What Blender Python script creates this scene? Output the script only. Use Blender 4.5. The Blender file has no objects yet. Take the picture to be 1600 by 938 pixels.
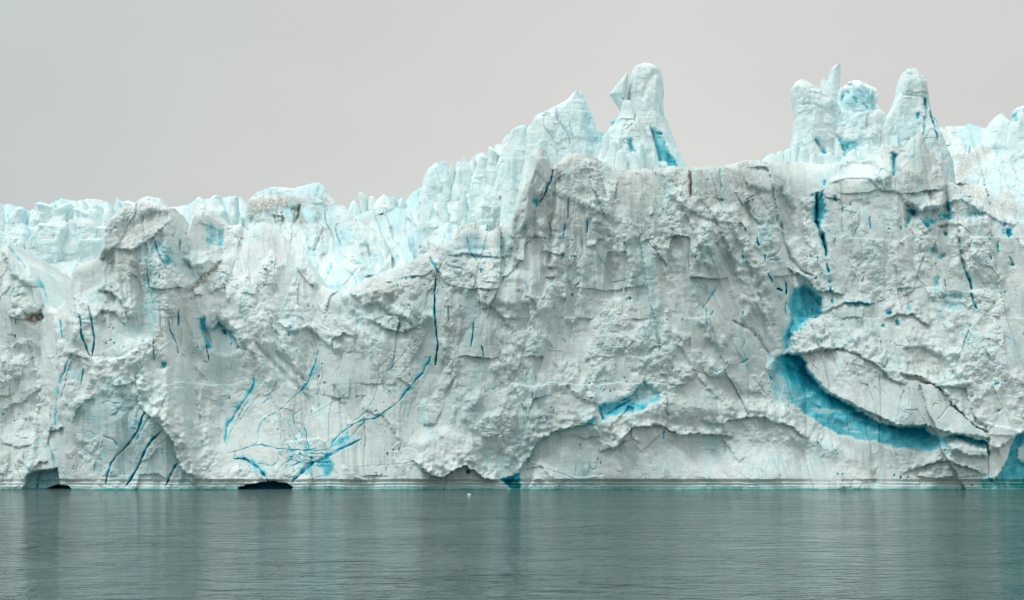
import bpy, math
import numpy as np

C = bpy.context.scene
COL = C.collection
R = math.radians
# ------------------------------------------------------------------ camera
F, VH, HC = 2000.0, 715.0, 5.0          # focal length in photo pixels, horizon row, eye height (m)
cd = bpy.data.cameras.new('camera'); cam = bpy.data.objects.new('camera', cd); COL.objects.link(cam)
cam.location = (0, 0, HC); cam.rotation_euler = (R(90), 0, 0)
cd.sensor_width = 36.0; cd.lens = 36.0 * F / 1600.0
cd.shift_y = (VH - 469.0) / 1600.0
cd.clip_start = 0.5; cd.clip_end = 20000
C.camera = cam
# ------------------------------------------------------------------ sky (overcast)
SUN_EL, SUN_AZ = 58.0, 236.0            # azimuth clockwise from +Y: behind the camera, a little to the left
w = bpy.data.worlds.new('World'); C.world = w; w.use_nodes = True
nt = w.node_tree; nt.nodes.clear()
def N(t, **k):
    n = nt.nodes.new(t)
    for a, b in k.items(): setattr(n, a, b)
    return n
L = lambda a, b: nt.links.new(a, b)
out = N('ShaderNodeOutputWorld'); bg = N('ShaderNodeBackground'); bg.inputs[1].default_value = 0.1
sky = N('ShaderNodeTexSky', sky_type='NISHITA'); sky.sun_disc = False
sky.sun_elevation = R(SUN_EL); sky.sun_rotation = R(SUN_AZ); sky.dust_density = 5; sky.air_density = 1.0
hs = N('ShaderNodeHueSaturation'); hs.inputs['Saturation'].default_value = 0.25; L(sky.outputs[0], hs.inputs['Color'])
tc = N('ShaderNodeTexCoord'); sx = N('ShaderNodeSeparateXYZ'); L(tc.outputs['Generated'], sx.inputs[0])
# overcast deck: grey, brighter overhead and behind the camera
rz = N('ShaderNodeValToRGB'); L(sx.outputs['Z'], rz.inputs[0]); e = rz.color_ramp.elements
e[0].position = 0.0; e[0].color = (0.66, 0.64, 0.63, 1); e[1].position = 1.0; e[1].color = (.98, 1.0, 1.0, 1)
for p, c in ((0.14, (0.67, 0.66, 0.645, 1)), (0.34, (0.63, 0.635, 0.625, 1)), (0.55, (0.78, 0.80, 0.80, 1))):
    x = e.new(p); x.color = c
rx = N('ShaderNodeValToRGB'); L(sx.outputs['X'], rx.inputs[0]) 
mx = N('ShaderNodeMapRange'); L(sx.outputs['X'], mx.inputs[0]); mx.inputs[1].default_value = -0.42; mx.inputs[2].default_value = 0.42
L(mx.outputs[0], rx.inputs[0]); e = rx.color_ramp.elements
e[0].position = 0.0; e[0].color = (0.80, 0.87, 0.89, 1); e[1].position = 1.0; e[1].color = (0.93, 0.94, 0.93, 1)
x = e.new(0.32); x.color = (0.93, 0.955, 0.955, 1); x = e.new(0.62); x.color = (1.04, 1.04, 1.03, 1)
m1 = N('ShaderNodeMix', data_type='RGBA', blend_type='MULTIPLY'); m1.inputs[0].default_value = 1
L(rz.outputs[0], m1.inputs[6]); L(rx.outputs[0], m1.inputs[7])
mp = N('ShaderNodeMapping'); mp.inputs['Scale'].default_value = (1.6, 1.6, 5.0); L(tc.outputs['Generated'], mp.inputs[0])
nz = N('ShaderNodeTexNoise'); nz.inputs['Scale'].default_value = 1.6; nz.inputs['Detail'].default_value = 4; L(mp.outputs[0], nz.inputs[0])
mr = N('ShaderNodeMapRange'); L(nz.outputs[0], mr.inputs[0]); mr.inputs[1].default_value = .25; mr.inputs[2].default_value = .75
mr.inputs[3].default_value = 0.955; mr.inputs[4].default_value = 1.03
mb = N('ShaderNodeMapRange'); L(sx.outputs['Y'], mb.inputs[0]); mb.inputs[1].default_value = 0.5; mb.inputs[2].default_value = -0.6
mb.inputs[3].default_value = 10.9; mb.inputs[4].default_value = 11.0
mm = N('ShaderNodeMath', operation='MULTIPLY'); L(mr.outputs[0], mm.inputs[0]); L(mb.outputs[0], mm.inputs[1])
vs = N('ShaderNodeVectorMath', operation='SCALE'); L(m1.outputs[2], vs.inputs[0]); L(mm.outputs[0], vs.inputs['Scale'])
m2 = N('ShaderNodeMix', data_type='RGBA'); m2.inputs[0].default_value = 0.06
L(vs.outputs[0], m2.inputs[6]); L(hs.outputs[0], m2.inputs[7]); L(m2.outputs[2], bg.inputs[0]); L(bg.outputs[0], out.inputs[0])
sd = bpy.data.lights.new('sun', 'SUN'); sun = bpy.data.objects.new('sun', sd); COL.objects.link(sun)
sd.energy = 1.6; sd.angle = R(20); sd.color = (1.0, 0.975, 0.94)
sun.rotation_euler = (R(90 - SUN_EL), 0, R(180 - SUN_AZ)); sun.location = (-40, -60, 120)
C.view_settings.view_transform = 'Standard'; C.view_settings.look = 'None'
C.view_settings.exposure = 0.0; C.view_settings.gamma = 1.0; C.view_settings.use_curve_mapping = False
C.render.engine = 'CYCLES'; C.cycles.max_bounces = 5; C.cycles.diffuse_bounces = 3; C.cycles.glossy_bounces = 2
C.cycles.transmission_bounces = 2

# ------------------------------------------------------------------ numpy noise
def _h(i, j, k, s):
    n = (i.astype(np.int64) * 374761393 + j.astype(np.int64) * 668265263 + k * 2147483647 * 3 + k * 1274126177 + s * 974634777) & 0xFFFFFFFF
    n = ((n ^ (n >> 13)) * 1274126177) & 0xFFFFFFFF
    n = ((n ^ (n >> 16)) * 2246822519) & 0xFFFFFFFF
    return ((n ^ (n >> 15)) & 0xFFFFFF).astype(np.float32) / np.float32(0xFFFFFF)
def perlin(x, y, s=0):
    xi = np.floor(x).astype(np.int64); yi = np.floor(y).astype(np.int64)
    xf = (x - xi).astype(np.float32); yf = (y - yi).astype(np.float32)
    u = xf*xf*xf*(xf*(xf*6-15)+10); v = yf*yf*yf*(yf*(yf*6-15)+10)
    def g(a, b, dx, dy):
        t = _h(xi+a, yi+b, 0, s) * np.float32(6.2831853); return np.cos(t)*dx + np.sin(t)*dy
    a = g(0,0,xf,yf); b = g(1,0,xf-1,yf); c = g(0,1,xf,yf-1); d = g(1,1,xf-1,yf-1)
    return ((a+(b-a)*u) + ((c+(d-c)*u) - (a+(b-a)*u))*v) * 1.5
def fbm(x, y, o=4, s=0, g=0.5):
    r = 0; a = 1.0; t = 0
    for i in range(o):
        r = r + a*perlin(x*2**i + 17.3*i, y*2**i - 9.1*i, s+i); t += a; a *= g
    return r/t
def ridge(x, y, o=3, s=0, g=0.5):
    r = 0; a = 1.0; t = 0
    for i in range(o):
        r = r + a*(1-np.abs(perlin(x*2**i + 5.7*i, y*2**i + 3.3*i, s+i))*2); t += a; a *= g
    return r/t
def chunks(x, y, s=0, k=0.9, tilt=0.9, hr=0.5):
    """max of randomly tilted paraboloids: convex broken chunks with creases between them"""
    xi = np.floor(x).astype(np.int64); yi = np.floor(y).astype(np.int64); best = None
    for a in (-1, 0, 1):
        for b in (-1, 0, 1):
            ci = xi+a; cj = yi+b
            dx = (x - ci - _h(ci, cj, 0, s)).astype(np.float32); dy = (y - cj - _h(ci, cj, 1, s)).astype(np.float32)
            v = hr*_h(ci, cj, 2, s) + tilt*((_h(ci, cj, 3, s)-.5)*dx + (_h(ci, cj, 4, s)-.5)*dy) - k*(dx*dx+dy*dy)
            best = v if best is None else np.maximum(best, v)
    return best
def facets(x, y, s=0, k=.2, tilt=2.4, hr=1.2):
    """like chunks but nearly flat planes; also gives each plane's own random number"""
    xi = np.floor(x).astype(np.int64); yi = np.floor(y).astype(np.int64); best = None; rn = None
    for a in (-1, 0, 1):
        for b in (-1, 0, 1):
            ci = xi+a; cj = yi+b
            dx = (x - ci - _h(ci, cj, 0, s)).astype(np.float32); dy = (y - cj - _h(ci, cj, 1, s)).astype(np.float32)
            v = hr*_h(ci, cj, 2, s) + tilt*((_h(ci, cj, 3, s)-.5)*dx + (_h(ci, cj, 4, s)-.5)*dy) - k*(dx*dx+dy*dy) - 1.2*np.maximum(np.hypot(dx, dy)-.75, 0)
            q = _h(ci, cj, 5, s)
            if best is None: best, rn = v, q
            else: rn = np.where(v > best, q, rn); best = np.maximum(best, v)
    return best, rn
def perlin3(x, y, z, s=0):
    xi = np.floor(x).astype(np.int64); yi = np.floor(y).astype(np.int64); zi = np.floor(z).astype(np.int64)
    xf = x-xi; yf = y-yi; zf = z-zi
    f = lambda t: t*t*t*(t*(t*6-15)+10)
    u, v, w_ = f(xf), f(yf), f(zf)
    def g(a, b, c):
        k = zi+c
        p = _h(xi+a + k*57, yi+b - k*131, 0, s)*6.2831853; q = _h(xi+a + k*57, yi+b - k*131, 1, s)*2-1
        r = np.sqrt(1-q*q)
        return np.cos(p)*r*(xf-a) + np.sin(p)*r*(yf-b) + q*(zf-c)
    l = lambda a, b, t: a+(b-a)*t
    return 1.5*l(l(l(g(0,0,0),g(1,0,0),u), l(g(0,1,0),g(1,1,0),u), v), l(l(g(0,0,1),g(1,0,1),u), l(g(0,1,1),g(1,1,1),u), v), w_)
def fbm3(x, y, z, o=3, s=0):
    r = 0; a = 1.0; t = 0
    for i in range(o):
        r = r + a*perlin3(x*2**i, y*2**i, z*2**i, s+i); t += a; a *= .5
    return r/t
def interp(u, pts):
    p = np.array(pts, dtype=float); return np.interp(u, p[:,0], p[:,1])
def sstep(a, b, x):
    t = np.clip((x-a)/(b-a), 0, 1); return t*t*(3-2*t)

# ------------------------------------------------------------------ sculpting fields
class Field:
    """relief d (m, towards the viewer's side), blue (dense blue ice; on seracs also the shaded-flank tint), dirt, rough; U, V in photo-pixel units = 0.1 m on the face"""
    def __init__(s, U, V, seed=0, warp=4.0):
        s.U, s.V = U, V
        s.d = np.zeros_like(U); s.blue = np.zeros_like(U); s.dirt = np.zeros_like(U); s.fresh = np.zeros_like(U); s.rough = np.ones_like(U)
        s.Uw = U + warp*fbm(U/26, V/26, 3, seed+900) + 1.6*perlin(U/6, V/6, seed+903)
        s.Vw = V + warp*fbm(U/26, V/26, 3, seed+910) + 1.6*perlin(U/6, V/6, seed+913)
        s.w1 = fbm(U/14, V/14, 2, seed+930)
        s.w3 = fbm(U/11, V/11, 2, seed+955); s.w2 = fbm(U/5, V/5, 2, seed+950)*2; s.Us = U + 2.2*fbm(U/22, V/22, 2, seed+940); s.Vs = V + 2.2*fbm(U/22, V/22, 2, seed+944)
    def near(s, pts, m, warped=True):
        U, V = {True: (s.Uw, s.Vw), False: (s.U, s.V), 2: (s.Us, s.Vs)}[warped]
        P = np.array(pts, dtype=float); x0, y0 = P.min(0)-m; x1, y1 = P.max(0)+m
        ix = np.nonzero((U > x0) & (U < x1) & (V > y0) & (V < y1))
        u = U[ix]; v = V[ix]; seg = np.hypot(*(P[1:]-P[:-1]).T); cum = np.r_[0, np.cumsum(seg)]
        best = np.full(u.shape, 1e9); sg = np.ones(u.shape); t = np.zeros(u.shape)
        for i in range(len(P)-1):
            a, b = P[i], P[i+1]; d = b-a; l2 = max(d@d, 1e-6)
            q = np.clip(((u-a[0])*d[0] + (v-a[1])*d[1])/l2, 0, 1)
            px = u-a[0]-q*d[0]; py = v-a[1]-q*d[1]; dd = px*px+py*py
            m_ = dd < best; best[m_] = dd[m_]
            cr = d[0]*py - d[1]*px                       # >0: below/right-hand side of a left-to-right line
            sg[m_] = np.sign(cr[m_]); t[m_] = ((cum[i]+q*seg[i])/cum[-1])[m_]
        return ix, np.sqrt(best), sg, t
    def ledge(s, pts, h=1.0, L=25, h2=.4, L2=14, w=1.2, up=True, taper=.12, blue=0):
        """step: one side stands proud (up=True: the side above a left-to-right line)"""
        h *= .85; h2 *= .55; L2 *= .6; L *= .8; w *= .7
        m = max(L, L2)*3+4
        ix, d, sg, t = s.near(pts, m); S = d*sg*(-1 if up else 1) + .9*s.w2[ix]; h = h*(1+.5*s.w1[ix]*2)
        tp = np.clip(np.minimum(t, 1-t)/taper, 0, 1)**.7
        k = .5+.5*np.tanh(S/w)
        s.d[ix] += tp*(k*h*np.exp(-np.maximum(S, 0)/L) - (1-k)*h2*np.exp(-np.maximum(-S, 0)/L2))
        if blue: s.blue[ix] = np.maximum(s.blue[ix], blue*tp*np.exp(-(np.minimum(S, 0)/5)**2)*(S < 1.5))
    def groove(s, pts, w=2.0, dep=.7, blue=.8, taper=.25, halo=0.0):
        ix, d, sg, t = s.near(pts, w*4+halo*2+4, 2)
        tp = np.clip(np.minimum(t, 1-t)/taper, 0, 1)**.5
        w = w*.88; blue = blue*.92
        ww = w*(.45+.55*tp)*(1+.45*s.w1[ix]*2)
        g = np.exp(-(d/np.maximum(ww, .5))**2)*np.clip(tp*1.5, 0, 1)
        s.d[ix] -= dep*g
        s.blue[ix] = np.maximum(s.blue[ix], blue*g*np.clip(.8+1.6*s.w3[ix], .3, 1.1))
        if halo: s.blue[ix] = np.maximum(s.blue[ix], .16*tp*np.exp(-(d/halo)**2)*np.clip(1+3*s.w1[ix], 0, 2))
    def bump(s, u, v, ru, rv, h=1.0, ang=0, p=2, blue=0, dirt=0, rough=None, fresh=0):
        a = R(ang); du = s.Uw-u; dv = s.Vw-v
        x = (du*math.cos(a)+dv*math.sin(a))/ru; y = (-du*math.sin(a)+dv*math.cos(a))/rv
        r = x*x+y*y; ix = np.nonzero(r < 9); g = np.exp(-r[ix]**(p/2))
        s.d[ix] += h*g
        if blue:
            gb = sstep(.25, .75, g+.5*s.w3[ix]+.25*s.w2[ix]); s.blue[ix] = np.maximum(s.blue[ix], .8*blue*gb*(1+.6*s.w1[ix]))
        if dirt: s.dirt[ix] = np.maximum(s.dirt[ix], dirt*g)
        if fresh: s.fresh[ix] = s.fresh[ix] + fresh*g
        if rough is not None: s.rough[ix] = s.rough[ix]*(1-g)+rough*g
    def pmask(s, poly, soft=2.0, warped=True):
        U, V = (s.Uw, s.Vw) if warped else (s.U, s.V)
        P = np.array(poly, float); ins = np.zeros(U.shape, bool)
        for i in range(len(P)):
            (x0, y0), (x1, y1) = P[i], P[(i+1) % len(P)]
            if y0 == y1: continue
            c = ((V > min(y0, y1)) & (V <= max(y0, y1))) & (U < (V-y0)*(x1-x0)/(y1-y0)+x0); ins ^= c
        ix, d, sg, t = s.near(list(poly)+[poly[0]], soft*4+2, warped)
        M = ins.astype(float); M[ix] = np.where(ins[ix], .5+.5*np.tanh(d/soft), .5-.5*np.tanh(d/soft))
        return M
    def poly(s, poly, h=0, gu=0, gv=0, soft=2.0, blue=None, dirt=0, rough=None, fresh=0):
        M = s.pmask(poly, soft); c = np.mean(poly, 0)
        s.d += M*(h + gu*(s.U-c[0]) + gv*(s.V-c[1]))
        if blue is not None: s.blue = s.blue*(1-M) + M*np.clip(blue*(1+.25*s.w1*2), 0, 1)
        if dirt: s.dirt = np.maximum(s.dirt, dirt*M)
        if fresh: s.fresh = s.fresh + fresh*M
        if rough is not None: s.rough = s.rough*(1-M)+rough*M
        return M

def ice_noise(f, seed=0, big=1.0, flute=0.6, shear=0.0, size=1.0, bluek=1.0, fine=1.0):
    """broken ice: tall fracture planes cut by smaller ones, some clean and striated, some crumbled"""
    U, V = f.U/size, f.V/size; X = U - shear*(V-450)
    wx = X + 7*fbm(U/45, V/60, 3, seed+1); wy = V + 9*fbm(U/45, V/60, 3, seed+5)
    n = big*2.2*fbm(X/150, V/190, 3, seed+10)
    a, ra = facets(wx/78, wy/150, seed+20, .15, 2.6, 1.1); n += big*1.6*a
    b, rb = facets((wx+.25*wy)/34, wy/62, seed+30, .15, 2.7, 1.1); n += (.4+.6*f.rough)*.62*b
    sm = sstep(-.06, .28, fbm(U/60, V/80, 3, seed+7) + .45*(rb-.5) + .3*(ra-.5))   # 0 clean plane, 1 crumbled
    r = f.rough*(.10+.80*sm)
    n += flute*.5*ridge(wx/26, wy/240, 2, seed+25)*(1.2-.6*sm)
    c, rc = facets((wx-.3*wy+2*f.w1)/15, (wy+2*f.w1)/22, seed+40, .2, 2.6, 1.2); n += (.22+.8*r)*.36*c
    d, rd = facets((U+3*f.w1)/7.2, (V+3*f.w1)/7.6, seed+55, .2, 2.6, 1.3); n += r*.27*d*fine
    e, re_ = facets((U+2*f.w1)/3.4, (V+2*f.w1)/3.3, seed+60, .2, 2.4, 1.4); n += (.03+r)*.12*e*fine
    n += (.02+.5*r)*.10*perlin(U/2.1, V/2.1, seed+61)*fine
    st = fbm(wx/3.6, wy/70, 2, seed+65); n += (1.25-np.clip(r, 0, 1))*.08*st + .03*fbm(U/40, wy/3.2, 2, seed+64)
    f.tone = .5*(ra-.5) + .7*(rb-.5) + .35*(rc-.5)
    f.fresh = f.fresh + np.clip(f.tone*.9 + .25*r*(rd-.35), -.3, .6)
    # planes and pockets of clearer blue ice
    g = sstep(.80, .95, rc)*sstep(-.05, .35, fbm(U/70, V/80, 3, seed+69)); f.blue = np.maximum(f.blue, .10*g*bluek)
    q = sstep(.30, .50, fbm(U/6.5, V/11, 3, seed+85))*sstep(.10, .40, fbm(U/48, V/52, 3, seed+86))
    n -= .4*q; f.blue = np.maximum(f.blue, .36*q*bluek)
    q = 1-np.abs(perlin(wx/24, wy/90, seed+68))*2; q = sstep(.93, .995, q)*sstep(.10, .45, fbm(U/40, V/40, 3, seed+67))
    n -= .25*q; f.blue = np.maximum(f.blue, .24*q*bluek)
    return n*size

# ------------------------------------------------------------------ materials
def ice_mat(name, base, shade, cyan=.25, bump=.35, dirtcol=(.30,.25,.19), deep=None):
    m = bpy.data.materials.new(name); m.use_nodes = True; t = m.node_tree; t.nodes.clear()
    n = lambda ty, **k: (lambda q: ([setattr(q, a, b) for a, b in k.items()], q)[1])(t.nodes.new(ty))
    l = t.links.new
    o = n('ShaderNodeOutputMaterial'); b = n('ShaderNodeBsdfPrincipled'); l(b.outputs[0], o.inputs[0])
    geo = n('ShaderNodeNewGeometry')
    def noise(sc, det=4, rough=.55, vec=None):
        q = n('ShaderNodeTexNoise'); q.inputs['Scale'].default_value = sc; q.inputs['Detail'].default_value = det; q.inputs['Roughness'].default_value = rough
        l(vec or geo.outputs['Position'], q.inputs[0]); return q.outputs[0]
    def mr(x, a, b_, c=0., d=1.):
        q = n('ShaderNodeMapRange'); l(x, q.inputs[0])
        for i, v in enumerate((a, b_, c, d)): q.inputs[i+1].default_value = v
        return q.outputs[0]
    def mixc(fac, a, b_):
        q = n('ShaderNodeMix', data_type='RGBA')
        if isinstance(fac, float): q.inputs[0].default_value = fac
        else: l(fac, q.inputs[0])
        for i, v in ((6, a), (7, b_)):
            if isinstance(v, tuple): q.inputs[i].default_value = (*v, 1)
            else: l(v, q.inputs[i])
        return q.outputs[2]
    def math_(op, a, b_):
        q = n('ShaderNodeMath', operation=op)
        for i, v in enumerate((a, b_)):
            if isinstance(v, (int, float)): q.inputs[i].default_value = v
            else: l(v, q.inputs[i])
        return q.outputs[0]
    ab = n('ShaderNodeAttribute', attribute_name='blue'); ad = n('ShaderNodeAttribute', attribute_name='dirt'); af = n('ShaderNodeAttribute', attribute_name='fresh')
    c = mixc(mr(noise(.12, 6, .68), .36, .64), base, shade)
    c = mixc(math_('MULTIPLY', af.outputs['Fac'], mr(noise(.35, 5, .65), .25, .55, .35, 1)), c, (.80, .885, .88))
    st = n('ShaderNodeMapping'); st.inputs['Scale'].default_value = (1, 1, .28); l(geo.outputs['Position'], st.inputs[0])
    c = mixc(mr(noise(.22, 5, .62, st.outputs[0]), .52, .68, 0, cyan), c, (.42, .69, .74))
    c = mixc(mr(noise(1.1, 7, .75), .52, .68, 0, .55), c, (.84, .88, .87))
    c = mixc(mr(noise(.6, 7, .75), .52, .68, 0, cyan*.9), c, (.46, .70, .74))
    # fine dust
    c = mixc(mr(noise(2.6, 6, .75), .56, .74, 0, .22), c, (.42, .41, .37))
    # dense blue ice, and the shade tint on the seracs' right flanks
    bl = math_('ADD', ab.outputs['Fac'], math_('MULTIPLY', mr(noise(.9, 5, .7), .35, .65, -.5, .5), math_('MULTIPLY', ab.outputs['Fac'], .35)))
    rp = n('ShaderNodeValToRGB'); l(bl, rp.inputs[0]); e = rp.color_ramp.elements
    e[0].position = .0; e[0].color = (.50, .78, .83, 1); e[1].position = 1.0; e[1].color = (.001, .13, .21, 1)
    for p, q in deep or ((.3, (.17, .61, .70, 1)), (.55, (.012, .37, .50, 1)), (.78, (.002, .26, .385, 1))):
        x = e.new(p); x.color = q
    c = mixc(mr(bl, .03, .30), c, rp.outputs[0])
    c = mixc(mr(math_('MULTIPLY', ad.outputs['Fac'], mr(noise(2.2, 7, .8), .42, .58)), .03, .55), c, dirtcol)
    l(c, b.inputs['Base Color'])
    b.inputs['Subsurface Weight'].default_value = .5; b.inputs['Subsurface Radius'].default_value = (.35, .75, .9); b.inputs['Subsurface Scale'].default_value = .7
    b.inputs['Roughness'].default_value = .62; b.inputs['Specular IOR Level'].default_value = .28
    bp = n('ShaderNodeBump'); bp.inputs['Strength'].default_value = bump; bp.inputs['Distance'].default_value = .16
    l(math_('ADD', noise(3.0, 7, .72), math_('MULTIPLY', noise(.9, 4, .6), 1.5)), bp.inputs['Height']); l(bp.outputs[0], b.inputs['Normal'])
    return m
M_FRONT = ice_mat('old_grey_ice', (.705, .785, .77), (.565, .66, .65), .5, .25)
M_BACK = ice_mat('clean_white_ice', (.85, .95, .95), (.73, .89, .91), .35, .2, (.40, .35, .28))
M_RANGE = ice_mat('weathered_white_ice', (.76, .84, .835), (.60, .75, .77), .5, .3, (.36, .31, .25))
M_SHELF = ice_mat('smooth_grey_ice', (.64, .72, .705), (.55, .65, .645), .40, .2, deep=((.3, (.25, .60, .58, 1)), (.55, (.05, .38, .37, 1)), (.78, (.01, .25, .27, 1))))

def mesh_obj(name, co, faces, mat, blue=None, dirt=None, parent=None, smooth=False, origin=None):
    co = np.asarray(co, np.float32); faces = np.asarray(faces, np.int32)
    used = np.unique(faces); remap = np.full(len(co), -1, np.int32); remap[used] = np.arange(len(used)); faces = remap[faces]
    co = co[used]
    if origin is None: origin = (float(co[:,0].mean()), float(co[:,1].mean()), float(co[:,2].min()))
    me = bpy.data.meshes.new(name); nf = len(faces)
    me.vertices.add(len(co)); me.vertices.foreach_set('co', (co - np.array(origin, np.float32)).ravel())
    me.loops.add(nf*4); me.loops.foreach_set('vertex_index', faces.ravel())
    me.polygons.add(nf); me.polygons.foreach_set('loop_start', np.arange(nf, dtype=np.int32)*4)
    me.polygons.foreach_set('loop_total', np.full(nf, 4, np.int32))
    me.update(calc_edges=True)
    me.polygons.foreach_set('use_smooth', np.full(nf, smooth))
    nv_ = len(remap); dirt = np.zeros((nv_, 2)) if dirt is None else np.asarray(dirt)
    if dirt.size == nv_: dirt = np.stack([dirt.ravel(), np.zeros(nv_)], -1)
    dirt = dirt.reshape(nv_, 2)
    for nm, a in (('blue', blue), ('dirt', dirt[:, 0]), ('fresh', dirt[:, 1])):
        at = me.attributes.new(nm, 'FLOAT', 'POINT')
        at.data.foreach_set('value', np.asarray(a if a is not None else np.zeros(len(remap)), np.float32).ravel()[used])
    me.materials.append(mat)
    o = bpy.data.objects.new(name, me); COL.objects.link(o); o.location = origin
    if parent is not None:
        o.parent = parent; o.location = np.array(origin) - np.array(parent.location)
    return o
def tag(o, label=None, cat=None, group=None, kind=None):
    if label: o['label'] = label
    if cat: o['category'] = cat
    if group: o['group'] = group
    if kind: o['kind'] = kind
    return o
def at(u, v, Y): return ((u-800.)*Y/F, Y, HC-(v-VH)*Y/F)
def grid_faces(nr, nc):
    i = np.arange(nr*nc).reshape(nr, nc)
    return np.stack([i[:-1,:-1], i[:-1,1:], i[1:,1:], i[1:,:-1]], -1).reshape(-1, 4)

def relief_mesh(u0, u1, du, nv, crest, vbot, Yf, sculpt, seed=0, cap=30., caprows=14, rim=1.0, crestn=2.5, capdrop=.05, rimL=5.):
    us = np.arange(u0, u1+.01, du); vc = interp(us, crest)
    vc = vc + crestn*(fbm(us/9, us*0+seed, 3, seed+3)) + crestn*.5*perlin(us/2.6, us*0+3., seed+8)
    vb = np.maximum(interp(us, vbot), vc+4)
    t = np.linspace(0, 1, nv)[:,None]
    U = np.repeat(us[None], nv, 0); V = vb[None]*(1-t) + vc[None]*t
    f = Field(U, V, seed); Y0 = Yf(U, V)
    d = sculpt(f); d = d - np.median(d)
    d = d - rim*np.exp(-(V-vc[None])/rimL)
    Y = Y0 - d
    X, _, Z = at(U, V, Y)
    # vertical coordinate follows the base surface so that relief is pushed horizontally, as it was broken
    X = (U-800.)*(.25*Y0+.75*Y)/F; Z = HC-(V-VH)*(.25*Y0+.75*Y)/F
    Xc, Yc, Zc, Bc, Dc = [], [], [], [], []
    y = Y[-1]; z = Z[-1]; x = X[-1]
    for j in range(1, caprows+1):
        k = cap*(j/caprows)**1.7
        Xc.append(x); Yc.append(y+k+.1*j)
        Zc.append(z - capdrop*k + min(1, k/3)*.8*fbm(x/3, (y+k)/3, 3, seed+70))
        Bc.append(f.blue[-1]*max(0, 1-j/3)); Dc.append(np.clip(f.dirt[-1], 0, 1))
    co = np.stack([np.concatenate([X, Xc]), np.concatenate([Y, Yc]), np.concatenate([Z, Zc])], -1)
    bl = np.concatenate([f.blue, Bc]); di = np.concatenate([f.dirt, Dc]); fr = np.concatenate([f.fresh, np.repeat(f.fresh[-1:]+.3, caprows, 0)])
    return co, np.clip(bl, 0, 1), np.stack([np.clip(di, 0, 1), np.clip(fr, 0, 1)], -1), f, nv
DU, NV = 1.25, 430
def relief(name, mat, label, cat, *a, group=None, **k):
    co, bl, di, f, nv = relief_mesh(*a, **k)
    o = mesh_obj(name, co.reshape(-1, 3), grid_faces(*co.shape[:2]), mat, bl, di)
    return tag(o, label, cat, group)

# ------------------------------------------------------------------ the front cliff
CREST = [(-170,430),(-120,400),(-70,425),(-30,405),(0,391),(12,377),(25,396),(45,413),(62,440),(74,478),(85,483),(100,468),(106,440),(115,411),
 (140,407),(152,398),(160,372),(166,345),(182,333),(192,322),(205,322),(218,312),(232,309),(250,320),(272,325),(284,345),(293,360),
 (300,336),(315,329),(330,328),(345,341),(356,352),(376,350),(388,362),(396,352),(412,346),(426,352),(440,366),(455,386),(468,398),
 (480,404),(490,424),(500,444),(520,454),(546,452),(556,443),(575,437),(600,430),(622,417),(645,406),(660,398),(678,388),(692,380),(706,374),
 (716,360),(730,350),(741,347),(752,358),(765,362),(778,355),(798,346),(805,328),(812,310),(821,288),(832,266),(838,242),(845,228),
 (851,231),(857,246),(865,258),(873,254),(881,246),(890,238),(905,240),(930,246),(950,255),(970,265),(985,266),(1000,263),(1030,262),
 (1070,263),(1085,261),(1120,259),(1150,255),(1165,250),(1190,251),(1205,254),(1240,253),(1270,254),(1290,257),(1305,254),(1330,250),(1354,250),
 (1364,237),(1382,228),(1398,226),(1414,232),(1423,236),(1429,216),(1436,207),(1443,210),(1447,223),(1452,231),(1462,239),(1472,251),
 (1477,268),(1481,282),(1500,291),(1530,311),(1555,326),(1576,338),(1600,347),(1660,372),(1700,340),(1770,390)]
# how far the foot of the cliff stands from the ship, along its length
PLAN = [(-170,10),(-60,6),(0,3),(62,5),(112,-1),(180,-3.5),(260,-3),(300,1),(345,3.5),(420,3),(500,4),(560,2),(640,0),(760,-1.5),(830,-2),(900,-.5),
 (1000,-.5),(1100,.5),(1200,2.5),(1260,4),(1330,1.5),(1420,-.5),(1500,-1),(1600,1),(1770,4)]
def front_Y(U, V):
    h = np.clip((765-V)*.1, 0, 60)
    lean = interp(U, [(-170,.22),(100,.16),(300,.2),(480,.3),(560,.22),(640,.14),(800,.10),(1100,.12),(1240,.2),(1500,.24),(1770,.3)])
    foot = interp(U, PLAN)
    k = sstep(0, 12, h)                    # the waterline itself runs nearly straight
    sp = lambda x, q: q*np.log1p(np.exp(np.clip(x/q, -30, 30)))
    ext = sp((455-V)*.1, 1.6)*(.38*np.exp(-((U-420)/125)**4) + .3*np.exp(-((U-40)/70)**4))
    ext = ext + sp((288-V)*.1, 1.0)*.7*np.exp(-((U-1290)/90)**4) + sp((420-V)*.1, 1.6)*.4*np.exp(-((U-1600)/130)**4)
    return 200.5 + foot*(.25+.75*k) + lean*h + ext

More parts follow.
